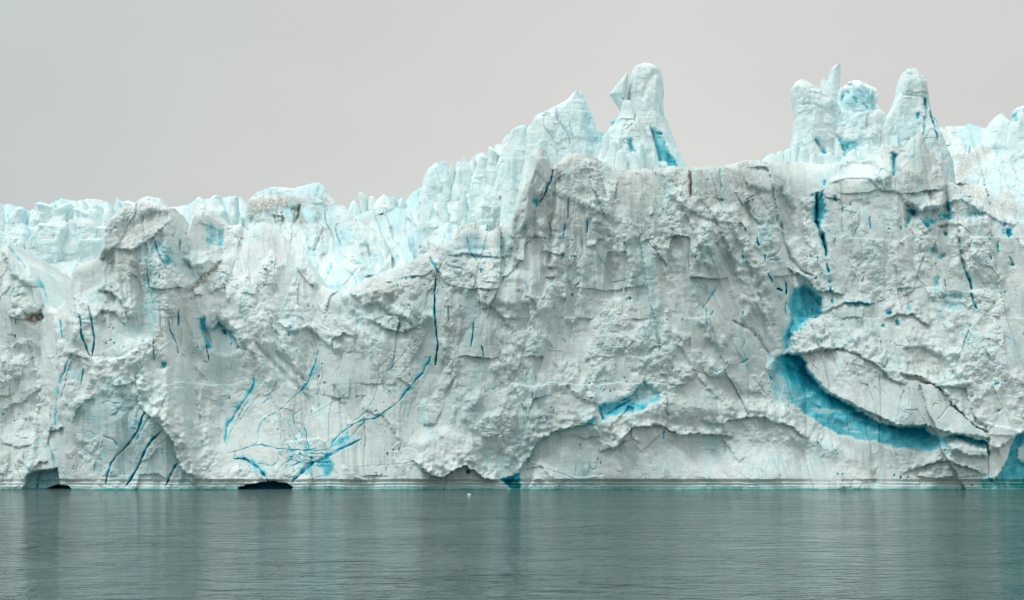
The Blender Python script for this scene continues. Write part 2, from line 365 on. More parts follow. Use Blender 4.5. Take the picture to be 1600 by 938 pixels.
def front_sculpt(f):
    U, V = f.U, f.V; A = f.ledge; G = f.groove; B = f.bump; P = f.poly
    # ---- where the ice is smooth and where it is crumbled
    for a in ((1110,720,160,34,.30),(900,715,90,38,.25),(235,690,80,60,.35),(560,700,120,45,.45),(1350,610,120,40,.2),(1300,730,150,25,.5),
              (600,600,70,70,.45),(460,580,60,50,.4),(1330,450,60,70,.5),(1440,300,45,40,.5),(960,280,70,20,.6),(215,480,60,70,.55),
              (330,620,70,70,.6),(1230,260,60,15,.5),(1090,500,30,60,.5),(870,600,70,90,.8)):
        B(a[0], a[1], a[2], a[3], 0, rough=a[4])
    for a in ((620,490,60,24,1.9),(1080,600,80,40,1.5),(1430,560,60,22,1.7),(1500,360,100,50,1.45),(260,560,60,30,1.5),(60,540,70,60,1.3),
              (900,330,60,40,1.25),(1080,360,80,60,1.3),(400,410,60,60,1.45),(320,470,50,50,1.5),(1500,540,90,70,1.25),(760,470,60,60,1.3)):
        B(a[0], a[1], a[2], a[3], 0, rough=a[4])
    for a in ((500,640,160,110,.55),(90,640,50,60,.8),(1080,720,200,40,.6),(1010,600,60,40,.7)):
        f.rough *= 1-(1-a[4])*np.exp(-((U-a[0])/a[2])**4-((V-a[1])/a[3])**4)
    SH = interp(U, [(-170,.1),(120,.08),(260,.1),(420,.3),(560,.1),(700,-.05),(880,.02),(1050,.22),(1180,.42),(1290,.3),(1400,.15),(1520,.35),(1770,.2)])
    n = ice_noise(f, 3, big=.85, flute=.6, shear=SH)
    for a in ((60,470,120,90,.7),(250,350,60,50,.8),(400,390,120,70,.75),(500,450,60,60,.6),(330,450,90,60,.4),(190,570,110,40,.5),(270,600,50,60,.4),(1270,265,130,20,.9),(1340,262,40,22,.8),
              (1500,350,120,60,.75),(1470,430,120,80,.35),(700,710,60,28,.7),(1080,640,120,18,.6),(1200,640,60,16,.5),(1470,590,110,60,.4),(780,450,70,45,.4),(1565,700,24,50,.8),(470,680,90,50,.3),
              (730,385,60,22,.4),(840,440,60,80,.25),(1090,290,80,14,.2),(1240,700,140,26,.25),(60,600,90,60,.2),(1250,330,50,50,.25)):
        B(a[0], a[1], a[2], a[3], 0, fresh=a[4])
    # slanting flutes on the right of the great wall
    M = np.exp(-(((U-1170)/75)**2) - ((V-400)/130)**2)
    n += M*1.1*ridge((U-.42*(V-400))/24, V/260, 2, 77)
    M = np.exp(-(((U-200)/95)**2) - ((V-470)/70)**2)
    n += M*1.0*ridge((U-.12*V)/22, V/200, 2, 78)
    M = np.exp(-(((U-930)/120)**2) - ((V-400)/110)**2)
    n += M*.6*ridge((U-.05*V)/26, V/170, 2, 79)
    M = np.exp(-(((U-450)/110)**2) - ((V-400)/60)**2)
    n += M*.6*ridge((U)/20, V/150, 2, 80)
    f.d += n
    f.dirt += .16*np.exp(-(((U-1010)/190)**4)-((V-320)/70)**2)*sstep(-.2,.3,fbm(U/30,V/60,3,411)) + .10*sstep(.1,.5,fbm(U/60,V/90,3,412))
    vcr = interp(U, CREST); dd_ = V-vcr; side = np.exp(-((U-900)/330)**6) + .8*np.exp(-((U-240)/90)**4)
    f.dirt += .55*side*np.exp(-np.maximum(dd_-4, 0)/14)*sstep(-.1, .4, fbm(U/22, V/12, 4, 415)) + .16*side*np.exp(-dd_/60)*sstep(0, .5, fbm(U/9, V/60, 3, 416))
    f.fresh += .45*sstep(620, 420, U)*(.6+.8*fbm(U/60,V/60,2,413))
    # ---- crest blocks and big masses
    P([(175,384),(212,390),(232,372),(268,344),(262,334),(235,330),(200,356)], h=-.4, gv=.035, soft=4, dirt=.26, rough=.8, fresh=1)      # tilted snowy top
    P([(158,400),(166,345),(190,330),(200,345),(180,380)], h=.5, gu=-.04, soft=3, rough=.3)
    A([(150,404),(176,386),(210,391),(232,376),(262,348),(275,342)], h=.8, L=14, h2=.3, L2=14, w=1.2)
    P([(160,398),(210,392),(240,430),(235,450),(200,432),(168,412)], h=-.1, gv=-.008, soft=5, dirt=.25, rough=1.2)
    B(248,387,11,14,-.7, blue=.30); B(262,408,6,11,-.8, blue=.4); G([(240,372),(250,400),(262,424)],1.5,.6,.3)
    A([(150,452),(172,458),(192,474),(202,500)], h=1.1, L=20, h2=.7, L2=14)
    A([(145,500),(160,486),(180,490),(196,506)], h=.8, L=16, h2=.5, L2=12)
    B(235,470,16,60,-.7, blue=.2, rough=.5); B(205,520,26,22,-.9, blue=.12)
    P([(288,404),(303,392),(326,394),(330,405),(318,417),(300,416)], h=1.6, gv=.05, gu=.03, soft=2.5, rough=.3)                  # lens shaped block
    B(330,370,10,20,-.8, blue=.3); B(345,372,6,18,-.6, blue=.35)
    G([(348,408),(325,430),(300,452),(285,462)], 6, .9, .0, .2); P([(345,405),(330,418),(300,448),(296,456),(320,440),(345,420)], dirt=.75, soft=4, rough=1.6)
    P([(37,490),(60,488),(66,496),(52,508),(40,500)], h=-1.2, dirt=1.0, soft=2.5, rough=1.6); P([(0,488),(38,490),(84,488),(86,494),(40,498)], dirt=.35, soft=3)
    P([(2,392),(12,378),(24,395),(45,415),(60,440),(45,445),(20,430)], h=1.0, gu=-.03, gv=.02, soft=3, rough=.45)
    G([(12,384),(30,405),(42,422)], 3.0, .5, .30)
    G([(58,420),(66,448),(76,468),(84,483)], 5, 1.6, .5, .2, halo=11); G([(92,450),(90,478)], 6, .8, .32)
    # ---- left part, below the crest
    A([(95,528),(115,540),(138,560),(160,562),(196,556),(214,545),(222,532),(240,530),(244,552)], h=1.2, L=22, h2=.9, L2=22, w=1.6, up=False)
    G([(137,478),(143,500),(148,530),(142,560)],1.6,.8,.62); G([(124,490),(129,530),(141,562)],1.6,.8,.62); G([(93,500),(98,532)],1.8,.6,.5)
    G([(280,478),(278,512)],1.5,.6,.55); G([(262,500),(266,515),(276,540),(279,555)],1.1,.5,.35); B(256,572,7,5,-1.2,-40,blue=.6); G([(240,528),(241,562)],1,.8,.5)
    B(248,525,8,24,.2,20,dirt=.55,rough=1.5)
    P([(312,500),(320,498),(332,545),(323,546)], h=-1.0, soft=2.5, blue=.48); G([(322,538),(327,565)],1.1,.9,.9)
    P([(318,520),(340,498),(362,515),(378,542),(360,556),(338,552)], h=-1.0, gv=.02, soft=3, blue=.06, rough=.4)
    A([(330,520),(341,506),(362,520),(378,544)], h=1.1, L=22, h2=1.0, L2=10, blue=.25); B(349,518,5,3.5,-.6,30,blue=.7)
    G([(113,552),(104,572),(95,592),(90,620),(86,650),(86,676)], 2.6, .35, .36); G([(130,575),(126,604)],1.4,.4,.55); B(118,585,14,12,-.3,blue=.15)
    # recess with the slanting slab edge
    R1 = f.pmask([(116,655),(125,630),(146,622),(180,618),(214,628),(250,665),(275,700),(298,756),(170,760),(140,740),(125,700)], 6)
    f.d -= R1*.35; f.rough = f.rough*(1-.6*R1); f.blue = np.maximum(f.blue, R1*.10*(1+f.w1))
    A([(112,660),(120,640),(134,626),(148,621)], h=.5, L=24, h2=.4, L2=10, blue=.15)
    P([(150,600),(178,590),(212,596),(216,628),(226,641),(200,665),(165,660),(150,640)], h=0, gv=.004, soft=6, blue=.11, rough=.5)
    A([(228,572),(214,586),(216,626),(226,641),(250,665),(272,690),(283,728),(296,750),(300,757)], h=2.6, L=26, h2=1.0, L2=18, w=.9, taper=.06)
    A([(176,600),(182,604),(215,596)], h=1.0, L=14, h2=.4, L2=8)
    P([(224,570),(232,560),(262,575),(290,602),(300,650),(304,700),(305,742),(292,728),(275,680),(232,640),(220,610)], h=.4, gu=-.012, gv=.01, soft=6, rough=.8)
    P([(272,600),(300,610),(312,650),(318,705),(300,690),(288,650)], h=-.3, gu=-.02, soft=6, rough=.3)
    G([(228,642),(213,675),(200,693),(186,708),(173,724),(167,742),(166,760)],1.5,.6,.85,.1); G([(236,650),(220,672),(212,690)],3,.2,.3); B(210,668,12,18,-.1,30,blue=.22)
    G([(252,674),(240,686),(224,708),(214,733),(196,761)],1.9,.7,.92,.12); G([(277,722),(268,742),(257,760)],1.9,.6,.88,.15)
    G([(160,680),(176,688),(184,700)],1.5,.4,.4)
    A([(74,672),(92,675),(100,668)], h=.9,L=14,h2=.6,L2=12); A([(48,738),(60,724),(76,720)], h=.9,L=16,h2=.6,L2=8)
    G([(75,690),(82,712),(86,735)],1.6,.4,.3); A([(0,690),(30,700),(50,695)], h=.5,L=14,h2=.4,L2=12); A([(0,640),(40,625),(70,600)], h=.5,L=16,h2=.5,L2=14)
    # small sea cave on the far left
    C1 = f.pmask([(36,762),(42,744),(52,738),(66,737),(88,733),(90,764),(60,772)], 1.2)
    f.d -= C1*3.2; f.rough *= 1-.6*C1; f.blue = np.maximum(f.blue, C1*.2)
    G([(60,738),(54,764)],1.6,.5,.75)
    # ---- the veined face
    for p, w_, b_ in (([(394,580),(398,600),(386,620),(370,642),(356,662),(351,690),(356,702)],2.2,.55),([(390,622),(372,650),(358,680)],1.2,.35),
        ([(405,616),(388,638),(366,668)],1.0,.3),([(497,545),(492,570),(481,597),(464,617)],1.9,.85),([(466,615),(444,636),(420,650),(408,660),(403,676),(403,692)],1.1,.5),
        ([(456,534),(468,558),(482,582)],.9,.3),([(502,570),(503,592),(494,622)],.9,.4),([(508,610),(504,626),(494,638)],.9,.35),
        ([(674,554),(660,583),(640,605),(620,630)],2.4,.75),([(622,628),(600,645),(585,655),(570,655),(550,665),(534,676),(520,690),(515,703)],1.7,.7),
        ([(592,553),(592,590),(585,620),(574,642),(560,654),(546,660)],1.2,.45),([(636,547),(620,566),(603,582)],1.3,.5),([(598,592),(601,620)],1,.35),
        ([(562,600),(520,630),(482,652)],.8,.22),([(536,545),(532,570),(518,590)],.7,.25),([(470,640),(458,648),(460,664),(470,678),(481,706)],1.3,.55),
        ([(475,664),(480,690),(483,706)],1.6,.65),([(450,660),(458,680),(474,698),(481,706)],1.0,.45),([(486,640),(484,670),(483,700)],.7,.3),
        ([(388,696),(410,696),(432,701),(460,703),(480,705),(508,703)],1.5,.65),([(437,704),(433,722),(426,728),(400,725)],1.1,.45),([(455,704),(458,716)],1.4,.6),
        ([(470,705),(468,720)],1,.5),([(566,686),(548,694),(520,710),(492,722),(478,732),(466,744),(454,755)],3.2,.82),([(560,690),(530,702),(508,712),(500,706)],1.8,.6),
        ([(532,672),(530,690),(540,692)],1.3,.5),([(478,724),(500,722),(516,724)],2.4,.8),([(507,742),(490,748),(468,752)],.9,.3),
        ([(354,709),(372,705),(392,697),(404,690)],1.3,.45),([(363,717),(386,718),(400,729),(412,742),(424,756)],2.9,.9),
        ([(540,731),(580,728),(640,724)],.6,.35),([(455,755),(470,738),(484,722)],3.2,.62),([(446,742),(448,728),(456,718)],.8,.35),
        ([(575,655),(560,668),(548,682)],1.5,.5),([(700,455),(700,500)],.5,.2)):
        G(p, w_*.72, .06+.09*w_, b_*.95, .22, 3+2*w_ if w_ > 1.8 else 0)
    P([(500,724),(512,718),(522,726),(521,738),(510,745),(503,738)], h=-.2, soft=2.2, blue=.40)
    rg = np.random.RandomState(8)
    for q in range(34):
        a_ = rg.uniform(0, 6.28); l_ = rg.uniform(14, 62); x0 = 484+rg.uniform(-26, 30); y0 = 712+rg.uniform(-10, 16); k_ = rg.uniform(-.5, .5)
        G([(x0, y0), (x0+l_*.5*math.cos(a_), y0+l_*.3*math.sin(a_)), (x0+l_*math.cos(a_+k_), y0+l_*.55*math.sin(a_+k_))], rg.uniform(.6, 1.3), .12, rg.uniform(.25, .6), .3)
    B(510,740,4,6,-.2,40,blue=.5); B(490,730,24,12,-.1,blue=.09); B(535,690,20,8,-.2,-25,blue=.35)
    for p in ([(398,535),(420,560),(440,582),(462,604),(480,622),(494,640)],[(520,600),(528,620),(540,645),(548,660)],[(430,548),(455,575),(478,598)]):
        G(p, 5, .75, 0, .3)
    A([(432,500),(455,520),(480,512),(505,530),(520,545),(528,560)], h=.9, L=26, h2=.8, L2=16, w=2); A([(515,545),(522,528),(540,520),(555,530)], h=.8,L=18,h2=.6,L2=12)
    A([(395,640),(425,655),(445,690),(500,685),(520,700)], h=.4, L=16, h2=.3, L2=12, up=False); A([(370,725),(395,750),(425,755)], h=.7, L=14, h2=.5, L2=10, up=False)
    A([(565,640),(600,650),(618,680),(624,690),(612,700)], h=.5, L=14, h2=.4, L2=10); A([(538,726),(560,745),(580,752)], h=.5,L=14,h2=.3,L2=10, up=False)
    A([(620,590),(632,596),(645,606)], h=.5,L=10,h2=.4,L2=8)
    A([(545,455),(570,478),(592,470),(610,490),(640,498),(646,510)], h=1.4, L=20, h2=1.0, L2=14, w=2); A([(575,500),(600,512),(630,520),(660,505)], h=.8,L=14,h2=.6,L2=10)
    B(600,455,55,18,1.6,-12,rough=1.7); B(610,450,40,14,0,-12,dirt=.28); B(560,500,14,16,-.8,blue=.14)
    # long blue fissure and its neighbours
    G([(681,430),(679,450),(679,500),(682,516)],1.5,.9,.92,.12); G([(682,512),(684,540),(682,556),(680,572)],1.5,1.1,1.0,.2)
    A([(671,440),(684,420),(692,440),(694,520)], h=.8, L=12, h2=.3, L2=6)
    G([(700,478),(701,502)],1.4,.6,.5); G([(740,504),(738,528),(736,545)],1.2,.6,.85); G([(753,540),(756,560)],1.2,.6,.9)
    G([(672,400),(678,414),(686,428)],2.4,.7,.45); B(740,380,22,14,-.4,blue=.2); G([(730,372),(734,392),(746,408)],1.6,.4,.32); B(748,400,26,5,-.3,blue=.25); B(745,389,22,3,-.3,blue=.25)
    A([(700,400),(730,396),(780,402),(800,396)], h=.6,L=10,h2=.4,L2=8)
    P([(735,425),(800,420),(815,450),(810,485),(770,470),(745,450)], h=.7, gv=.012, soft=8, rough=.7); A([(745,470),(770,482),(790,500),(800,520)], h=.8,L=18,h2=.6,L2=14,w=2)
    # snowy foot between the faces
    P([(652,690),(700,672),(740,690),(745,722),(728,728),(700,744),(668,736),(650,722)], h=1.0, soft=6, rough=.9)
    A([(646,716),(652,726),(665,738),(690,746),(706,738),(728,728),(742,737),(762,750),(780,752)], h=2.0, L=20, h2=1.2, L2=9, w=.8, taper=.08)
    B(731,736,3.5,5,-.9,blue=.8)
    P([(745,705),(770,700),(812,722),(806,744),(785,748),(760,735)], h=-.4, gv=.01, soft=4, blue=.10, rough=.3)
    P([(783,750),(812,738),(814,762),(812,772),(801,770)], h=-.3, soft=1.6, blue=.82, rough=.3)
    # ---- lower shelf of the great wall
    A([(809,742),(821,722),(835,700),(851,683),(872,673),(900,666),(922,660),(932,662)], h=1.1, L=28, h2=.7, L2=14, w=.8, taper=.07, blue=.18)
    A([(928,662),(938,676),(943,694),(955,697)], h=.5,L=10,h2=.4,L2=8, up=False)
    P([(818,740),(850,690),(930,672),(1000,700),(1060,690),(1150,690),(1240,690),(1270,750),(820,752)], h=-.2, gv=.016, soft=9, rough=.22, blue=.04, fresh=.5)
    A([(935,706),(958,702),(970,690),(985,686)], h=.6,L=12,h2=.4,L2=8); A([(960,705),(972,684),(986,670),(1004,666),(1030,665),(1046,671),(1064,680),(1090,678),(1120,680),(1147,683)], h=1.3, L=20, h2=.8, L2=12, w=.8, taper=.08)
    A([(1128,662),(1146,655),(1165,652),(1193,652),(1210,659),(1238,668),(1262,686)], h=1.1, L=18, h2=.7, L2=12, w=.9, taper=.1)
    A([(1098,656),(1112,662),(1130,662)], h=.6,L=8,h2=.4,L2=6); A([(1128,684),(1142,700),(1154,724)], h=.5,L=14,h2=.4,L2=10); A([(820,734),(845,728),(862,750)], h=.35,L=12,h2=.3,L2=8)
    G([(820,722),(870,738),(915,756),(945,763)],.7,.15,.45)
    A([(1000,705),(1015,695),(1032,680)], h=.4,L=10,h2=.3,L2=8)
    B(1080,642,85,16,.9,3,rough=.8); B(1180,640,60,14,1.1,12,rough=.6); B(1270,690,60,12,1.2,25,rough=.7)
    # blue niche
    P([(936,636),(984,622),(1008,598),(1026,612),(1032,624),(1004,640),(940,656)], h=-1.1, gv=.02, soft=2.6, blue=.36, rough=.5)
    P([(984,622),(1008,598),(1026,612),(1032,622),(1000,632)], h=-.2, soft=3, blue=.15)
    G([(937,637),(941,656)],2.5,.5,.8); G([(990,622),(960,640),(944,648)],2.2,.4,.7); G([(968,627),(990,617),(1004,598)],1.2,.5,.7); B(925,658,9,4,-.4,-10,blue=.5)
    P([(990,580),(1010,572),(1030,600),(1034,622),(1010,606)], h=-.5, gu=.02, soft=5, rough=.3)
    # ---- long slanting fracture edges between broad planes
    for p, h_, l_ in (([(1045,290),(1075,345),(1100,400),(1118,450)],.7,22),([(1090,300),(1122,350),(1150,420),(1168,480)],.8,24),([(1130,330),(1165,400),(1190,470),(1205,540)],.7,20),
        ([(1000,330),(1030,400),(1050,470)],.5,26),([(970,340),(985,420),(975,520)],.5,30),([(900,380),(905,450),(890,540)],.5,28),([(1250,300),(1262,380),(1290,440)],.7,20),
        ([(1380,330),(1400,420),(1440,500)],.5,28),([(1050,520),(1090,590),(1140,640)],.5,30),([(830,400),(826,480),(836,560)],.5,26),([(770,500),(790,580),(830,660)],.5,34),
        ([(560,470),(580,560),(620,640)],.5,30),([(395,430),(440,540),(500,640)],.7,30),([(300,580),(315,650),(320,740)],.5,26),([(330,470),(400,560),(440,660)],.5,26),
        ([(40,510),(60,600),(50,690)],.5,28),([(110,430),(120,500),(105,560)],.6,20),([(860,560),(900,620),(960,640)],.5,26),([(700,520),(712,610),(700,680)],.5,30),([(1320,380),(1340,440),(1345,520)],.4,24)):
        A(p, h=h_, L=l_, h2=.35, L2=l_*.8, w=2.0, taper=.3)
    # ---- great wall: scattered facets, stains and crevices
    P([(866,262),(890,242),(925,250),(935,290),(930,330),(900,322),(880,300)], h=.9, gu=.012, soft=6); A([(915,250),(926,290),(940,322)], h=.9,L=16,h2=.5,L2=12,up=True)
    P([(822,290),(845,232),(862,262),(850,300),(832,340),(812,360)], h=.8, gu=-.04, soft=3, rough=.5)
    P([(804,345),(818,330),(826,380),(818,430),(806,420)], h=-.5, gu=.05, soft=4, rough=.5)
    G([(864,266),(860,284),(852,300),(842,317)],1.8,.9,.8); B(838,317,5,7,-.6,-30,blue=.6); G([(836,268),(832,290)],3,.2,.25); G([(866,275),(866,330),(860,350),(859,400),(858,425)],5,.8,0,.3)
    P([(852,300),(870,296),(868,330),(862,380),(864,430),(852,430),(850,350)], dirt=.32, soft=4); B(873,278,4,7,-.5,dirt=.9)
    G([(888,310),(888,345)],1.2,.6,.6); G([(882,350),(880,375)],2,.5,.55); G([(918,343),(916,365)],1.4,.5,.7); G([(910,372),(912,395),(902,410)],1.1,.3,.3); G([(906,441),(898,447)],1.6,.5,.8)
    A([(846,392),(868,398),(886,394)], h=.7,L=12,h2=.5,L2=8); P([(958,350),(968,350),(968,450),(958,440)], h=-.4, soft=3, rough=.2)
    G([(1078,264),(1080,285),(1078,312)],1.6,.9,0,.2); P([(1075,264),(1083,264),(1081,305),(1076,312)], dirt=.95, soft=1.5); B(1163,283,20,22,0,dirt=.42,rough=1.4); B(1140,282,8,10,0,dirt=.4)
    G([(1126,262),(1127,300)],1.6,.5,.25); B(1128,312,3,4,-.4,blue=.6)
    A([(1040,300),(1075,330),(1110,345),(1150,350)], h=.7,L=20,h2=.5,L2=16,w=2.5); P([(1030,340),(1060,330),(1080,370),(1060,400),(1038,380)], h=-.5, gu=.02, soft=8)
    P([(1098,500),(1112,448),(1130,470),(1146,520),(1128,545),(1105,530)], h=.5, gu=-.015, gv=.01, soft=4, rough=.25); G([(1120,448),(1112,462),(1102,476)],2.4,.4,.42); G([(1104,480),(1105,515)],2,.4,.3)
    G([(1143,500),(1170,515),(1190,535),(1207,562)],3,.6,.05,.2); G([(1170,560),(1155,568)],2,.3,.4); G([(1128,578),(1118,582)],2,.3,.4)
    A([(1148,300),(1160,318),(1168,312),(1176,340),(1190,352)], h=.7,L=14,h2=.7,L2=10); P([(1172,300),(1205,302),(1215,335),(1195,350),(1180,335)], h=.5,gu=.02,soft=3,rough=.3)
    P([(1160,258),(1200,258),(1212,290),(1200,300),(1168,292)], h=.6, gv=.03, soft=3, rough=.3); A([(1165,262),(1182,262),(1200,262),(1206,290),(1214,330),(1218,352)], h=.8,L=12,h2=.9,L2=18)
    P([(1210,300),(1222,296),(1240,330),(1245,370),(1230,380),(1215,345)], h=-1.2, gu=.01, soft=4, rough=.4)
    G([(1219,345),(1226,378),(1236,404),(1252,424),(1272,432)],2.6,1.0,0,.15); G([(1225,380),(1212,398),(1198,405)],2,.6,0)
    for p in ([(1182,370),(1186,386)],[(1194,398),(1196,412)],[(1199,428),(1207,443)],[(1212,450),(1222,455)],[(1227,440),(1228,462)]): G(p,1.9,.8,.92,.4)
    A([(1226,415),(1240,426),(1256,434),(1268,446),(1278,456),(1300,454),(1320,459)], h=1.0,L=16,h2=.8,L2=9,w=1); A([(1318,474),(1345,472),(1366,476)], h=1.1,L=10,h2=.9,L2=8,w=.8,blue=.3)
    A([(1286,490),(1302,480),(1320,474)], h=.6,L=12,h2=.4,L2=8)
    # the deep channel
    P([(1270,322),(1286,300),(1290,330),(1280,352),(1272,350)], h=-1.4, soft=3, blue=.45, rough=1.4)
    G([(1276,300),(1278,325),(1276,345),(1283,365),(1289,385),(1292,402)],3.2,1.8,.75,.15,halo=7); G([(1286,362),(1291,398)],1.8,1.2,1.0); G([(1292,410),(1295,428)],1.5,.7,.8)
    for q in ((1297,442),(1298,452),(1305,310),(1290,285),(1270,305),(1300,470)): B(q[0],q[1],2.5,4,-.5,blue=.6)
    P([(1300,282),(1325,278),(1362,280),(1385,300),(1400,330),(1370,322),(1340,312),(1310,318),(1298,300)], h=.6, gv=-.02, soft=3, rough=1.1)
    A([(1298,288),(1320,279),(1345,278),(1362,283),(1376,296),(1400,298),(1404,315)], h=.5, L=10, h2=.6, L2=22, w=1.3)
    P([(1303,282),(1310,262),(1332,252),(1362,254),(1375,268),(1368,284),(1340,277)], h=-.6, gv=.11, soft=4, rough=.2)
    P([(1364,250),(1380,230),(1400,228),(1412,236),(1400,262),(1380,290),(1368,280)], h=.4, gu=-.02, gv=.05, soft=3, rough=.4)
    P([(1392,238),(1402,240),(1398,275),(1392,262)], h=-1.0, soft=2, blue=.32); G([(1398,240),(1396,275)],3,.6,.4)
    P([(1404,270),(1424,238),(1436,208),(1450,232),(1472,252),(1478,290),(1470,325),(1440,330),(1412,315)], h=1.1, gu=.012, gv=.012, soft=3, rough=.45)
    G([(1400,275),(1402,300),(1412,318),(1430,325)],3,.6,0)
    # broken blue-white ground on the right
    for q in ((1425,330,9,6,.72),(1430,333,4,4,.95),(1418,345,5,10,.4),(1455,345,14,6,.35),(1480,338,10,6,.5),(1484,325,4,8,.6),(1450,352,6,4,.8),(1520,335,18,6,.28),(1478,365,4,4,.7),
              (1578,362,6,8,.85),(1572,350,3,5,.5),(1460,392,12,6,.3),(1475,400,8,4,.35),(1466,440,5,14,.3),(1495,462,18,5,.28),(1490,478,16,7,.24),(1560,388,3,7,.6),(1548,402,2,5,.4),
              (1583,412,4,3,.5),(1560,450,4,10,.2),(1404,505,3,6,.55),(1388,490,3,4,.6),(1381,510,3,4,.3),(1421,480,3,9,.3),(1516,620,3,3,.5),(1558,600,4,3,.45),(1560,640,3,3,.35)):
        B(q[0],q[1],q[2],q[3],-.7,blue=q[4])
    A([(1410,318),(1440,330),(1470,322),(1500,312),(1530,330),(1560,345),(1590,352)], h=.8,L=14,h2=.6,L2=12,w=2); A([(1440,365),(1470,352),(1500,350),(1520,366)], h=.6,L=10,h2=.5,L2=8)
    G([(1498,358),(1501,380),(1506,402),(1512,420)],4,.9,.16,.2); A([(1499,352),(1502,385),(1508,410),(1518,440)], h=.9,L=14,h2=.7,L2=14,w=1.5)
    G([(1508,415),(1517,436),(1521,452)],1.7,.8,.85); G([(1519,458),(1522,470),(1528,484)],1.6,.8,.95); G([(1578,400),(1588,416)],1.4,.5,.45); G([(1556,412),(1560,425)],1,.4,.5); G([(1359,338),(1361,358)],1.4,.5,.55)
    G([(1315,340),(1316,372)],1,.3,.25); B(1505,405,5,7,0,dirt=.5)
    P([(1330,400),(1355,398),(1365,450),(1350,470),(1332,450)], h=-.4, gu=.012, soft=6, rough=.3); P([(1290,480),(1320,476),(1360,478),(1366,520),(1320,545),(1300,530)], h=.3, gu=.008, soft=4, rough=.35)
    A([(1380,500),(1405,490),(1430,492),(1455,510)], h=1.0,L=14,h2=.8,L2=12,w=1.5); A([(1410,545),(1440,538),(1475,560),(1500,590),(1506,606)], h=1.0,L=26,h2=.7,L2=20,w=2.5)
    P([(1410,555),(1440,545),(1470,560),(1478,585),(1450,590),(1420,578)], h=-.3, soft=5, dirt=.22, rough=1.9)
    # ---- blue gallery, hanging tongue and block
    HB = [(1240,452),(1258,445),(1274,456),(1285,475),(1283,492),(1262,498),(1240,520),(1228,545),(1224,530),(1236,502),(1231,474)]
    P(HB, h=-1.2, gu=-.035, soft=2.4, blue=.42, rough=.55); G([(1268,497),(1278,494),(1286,488)],2,.5,.85); B(1246,505,10,14,-.2,30,blue=.5); G([(1227,470),(1228,500)],1.4,.3,.4); B(1282,470,4,14,-.2,-15,blue=.65)
    P([(1238,521),(1262,502),(1284,500),(1299,528),(1302,545),(1270,549),(1238,556)], h=1.3, gu=.012, soft=1.2, rough=.5)
    CB = [(1233,553),(1252,558),(1262,583),(1288,610),(1322,630),(1348,645),(1370,660),(1400,667),(1446,667),(1456,680),(1500,680),(1542,684),(1543,706),(1500,696),(1478,702),
          (1440,706),(1400,700),(1360,690),(1312,680),(1280,662),(1250,640),(1226,622),(1210,600),(1206,572),(1214,560)]
    M = f.pmask(CB, 1.6); f.crev = M
    grad = interp(U, [(1205,.2),(1232,.66),(1260,.95),(1330,.98),(1400,.92),(1460,.78),(1472,.45),(1500,.6),(1545,.78)])
    low = interp(U, [(1205,592),(1250,612),(1300,640),(1350,668),(1400,690),(1450,700),(1545,705)])          # foamy frozen floor of the gallery
    fl = sstep(-34, 8, V-low)
    f.d -= M*(2.0*(1-.85*fl)*sstep(1200, 1250, U)); f.rough = f.rough*(1-.45*M)
    f.blue = f.blue*(1-M) + M*np.clip(grad*(1-.62*fl) + .12*(f.w1-.1) - .30*sstep(.02,.45,fbm(U/30,V/13,5,321,.65))*sstep(1235,1275,U), .12, 1)
    B(1215,598,16,40,-.3,-15,blue=.25); B(1230,540,10,30,-.5,blue=.22)
    TG = [(1250,556),(1262,549),(1300,545),(1326,549),(1365,565),(1400,592),(1440,596),(1475,612),(1492,640),(1520,664),(1543,678),(1543,690),(1500,681),(1456,670),(1446,665),(1400,664),(1350,640),(1310,620),(1285,604),(1262,580)]
    M2 = f.pmask(TG, .45); f.slab = M2
    f.d += M2*(1.2 - .004*(U-1400) + .016*(V-610)); f.rough = f.rough*(1-.8*M2)
    m2c = sstep(.90, .995, M2); f.blue = f.blue*(1-m2c) + m2c*.03
    A([(1244,556),(1272,547),(1310,545),(1338,553),(1370,570),(1396,592),(1414,603)], h=1.2,L=26,h2=1.0,L2=10,w=.9,taper=.1)
    A([(1404,582),(1440,590),(1470,607),(1490,634),(1518,662),(1543,677)], h=1.6,L=18,h2=1.1,L2=12,w=.9,taper=.08)
    A([(1432,590),(1470,604),(1508,608),(1514,634),(1526,656),(1545,672)], h=1.2,L=30,h2=.6,L2=10,w=1.2)
    G([(1412,640),(1432,642),(1446,664)],1.4,.3,.1); G([(1488,632),(1476,640),(1462,658)],1.3,.25,.3); G([(1412,610),(1400,650)],1.5,.25,.05)
    for k in range(7): G([(1300+k*34,560+k*9),(1316+k*33,600+k*8)],2.2,.22,0,.3)
    P([(1480,692),(1492,687),(1520,694),(1540,702),(1542,715),(1510,712),(1484,705)], h=1.4, soft=1.8, blue=.03, rough=1.4)
    A([(1412,742),(1432,732),(1452,724),(1480,719),(1508,730),(1535,744)], h=.9,L=18,h2=.8,L2=14,w=1)
    # tusk and corner cave
    CC = [(1543,706),(1560,700),(1590,680),(1604,677),(1640,690),(1660,730),(1650,766),(1560,766),(1548,752)]
    P(CC, h=-2.2, soft=1.4, blue=.42, rough=.5); P([(1592,700),(1604,694),(1640,706),(1640,716),(1604,724),(1590,718)], h=1.0, soft=2, blue=.04, rough=1.3); P([(1530,752),(1556,742),(1580,728),(1572,766),(1530,768)], h=.2, soft=2, blue=.4)
    TK = [(1541,660),(1560,668),(1596,672),(1590,682),(1579,700),(1572,722),(1560,742),(1553,752),(1547,748),(1545,720),(1544,690)]
    M3 = f.pmask(TK, 1.0); f.tusk = M3; f.d += M3*2.2; f.fresh += M3; f.blue *= 1-M3; f.rough = f.rough*(1-.5*M3)
    # ---- wave-cut notch with water-worn bands
    vb = V + 1.0*fbm(U/60, U*0, 2, 400)
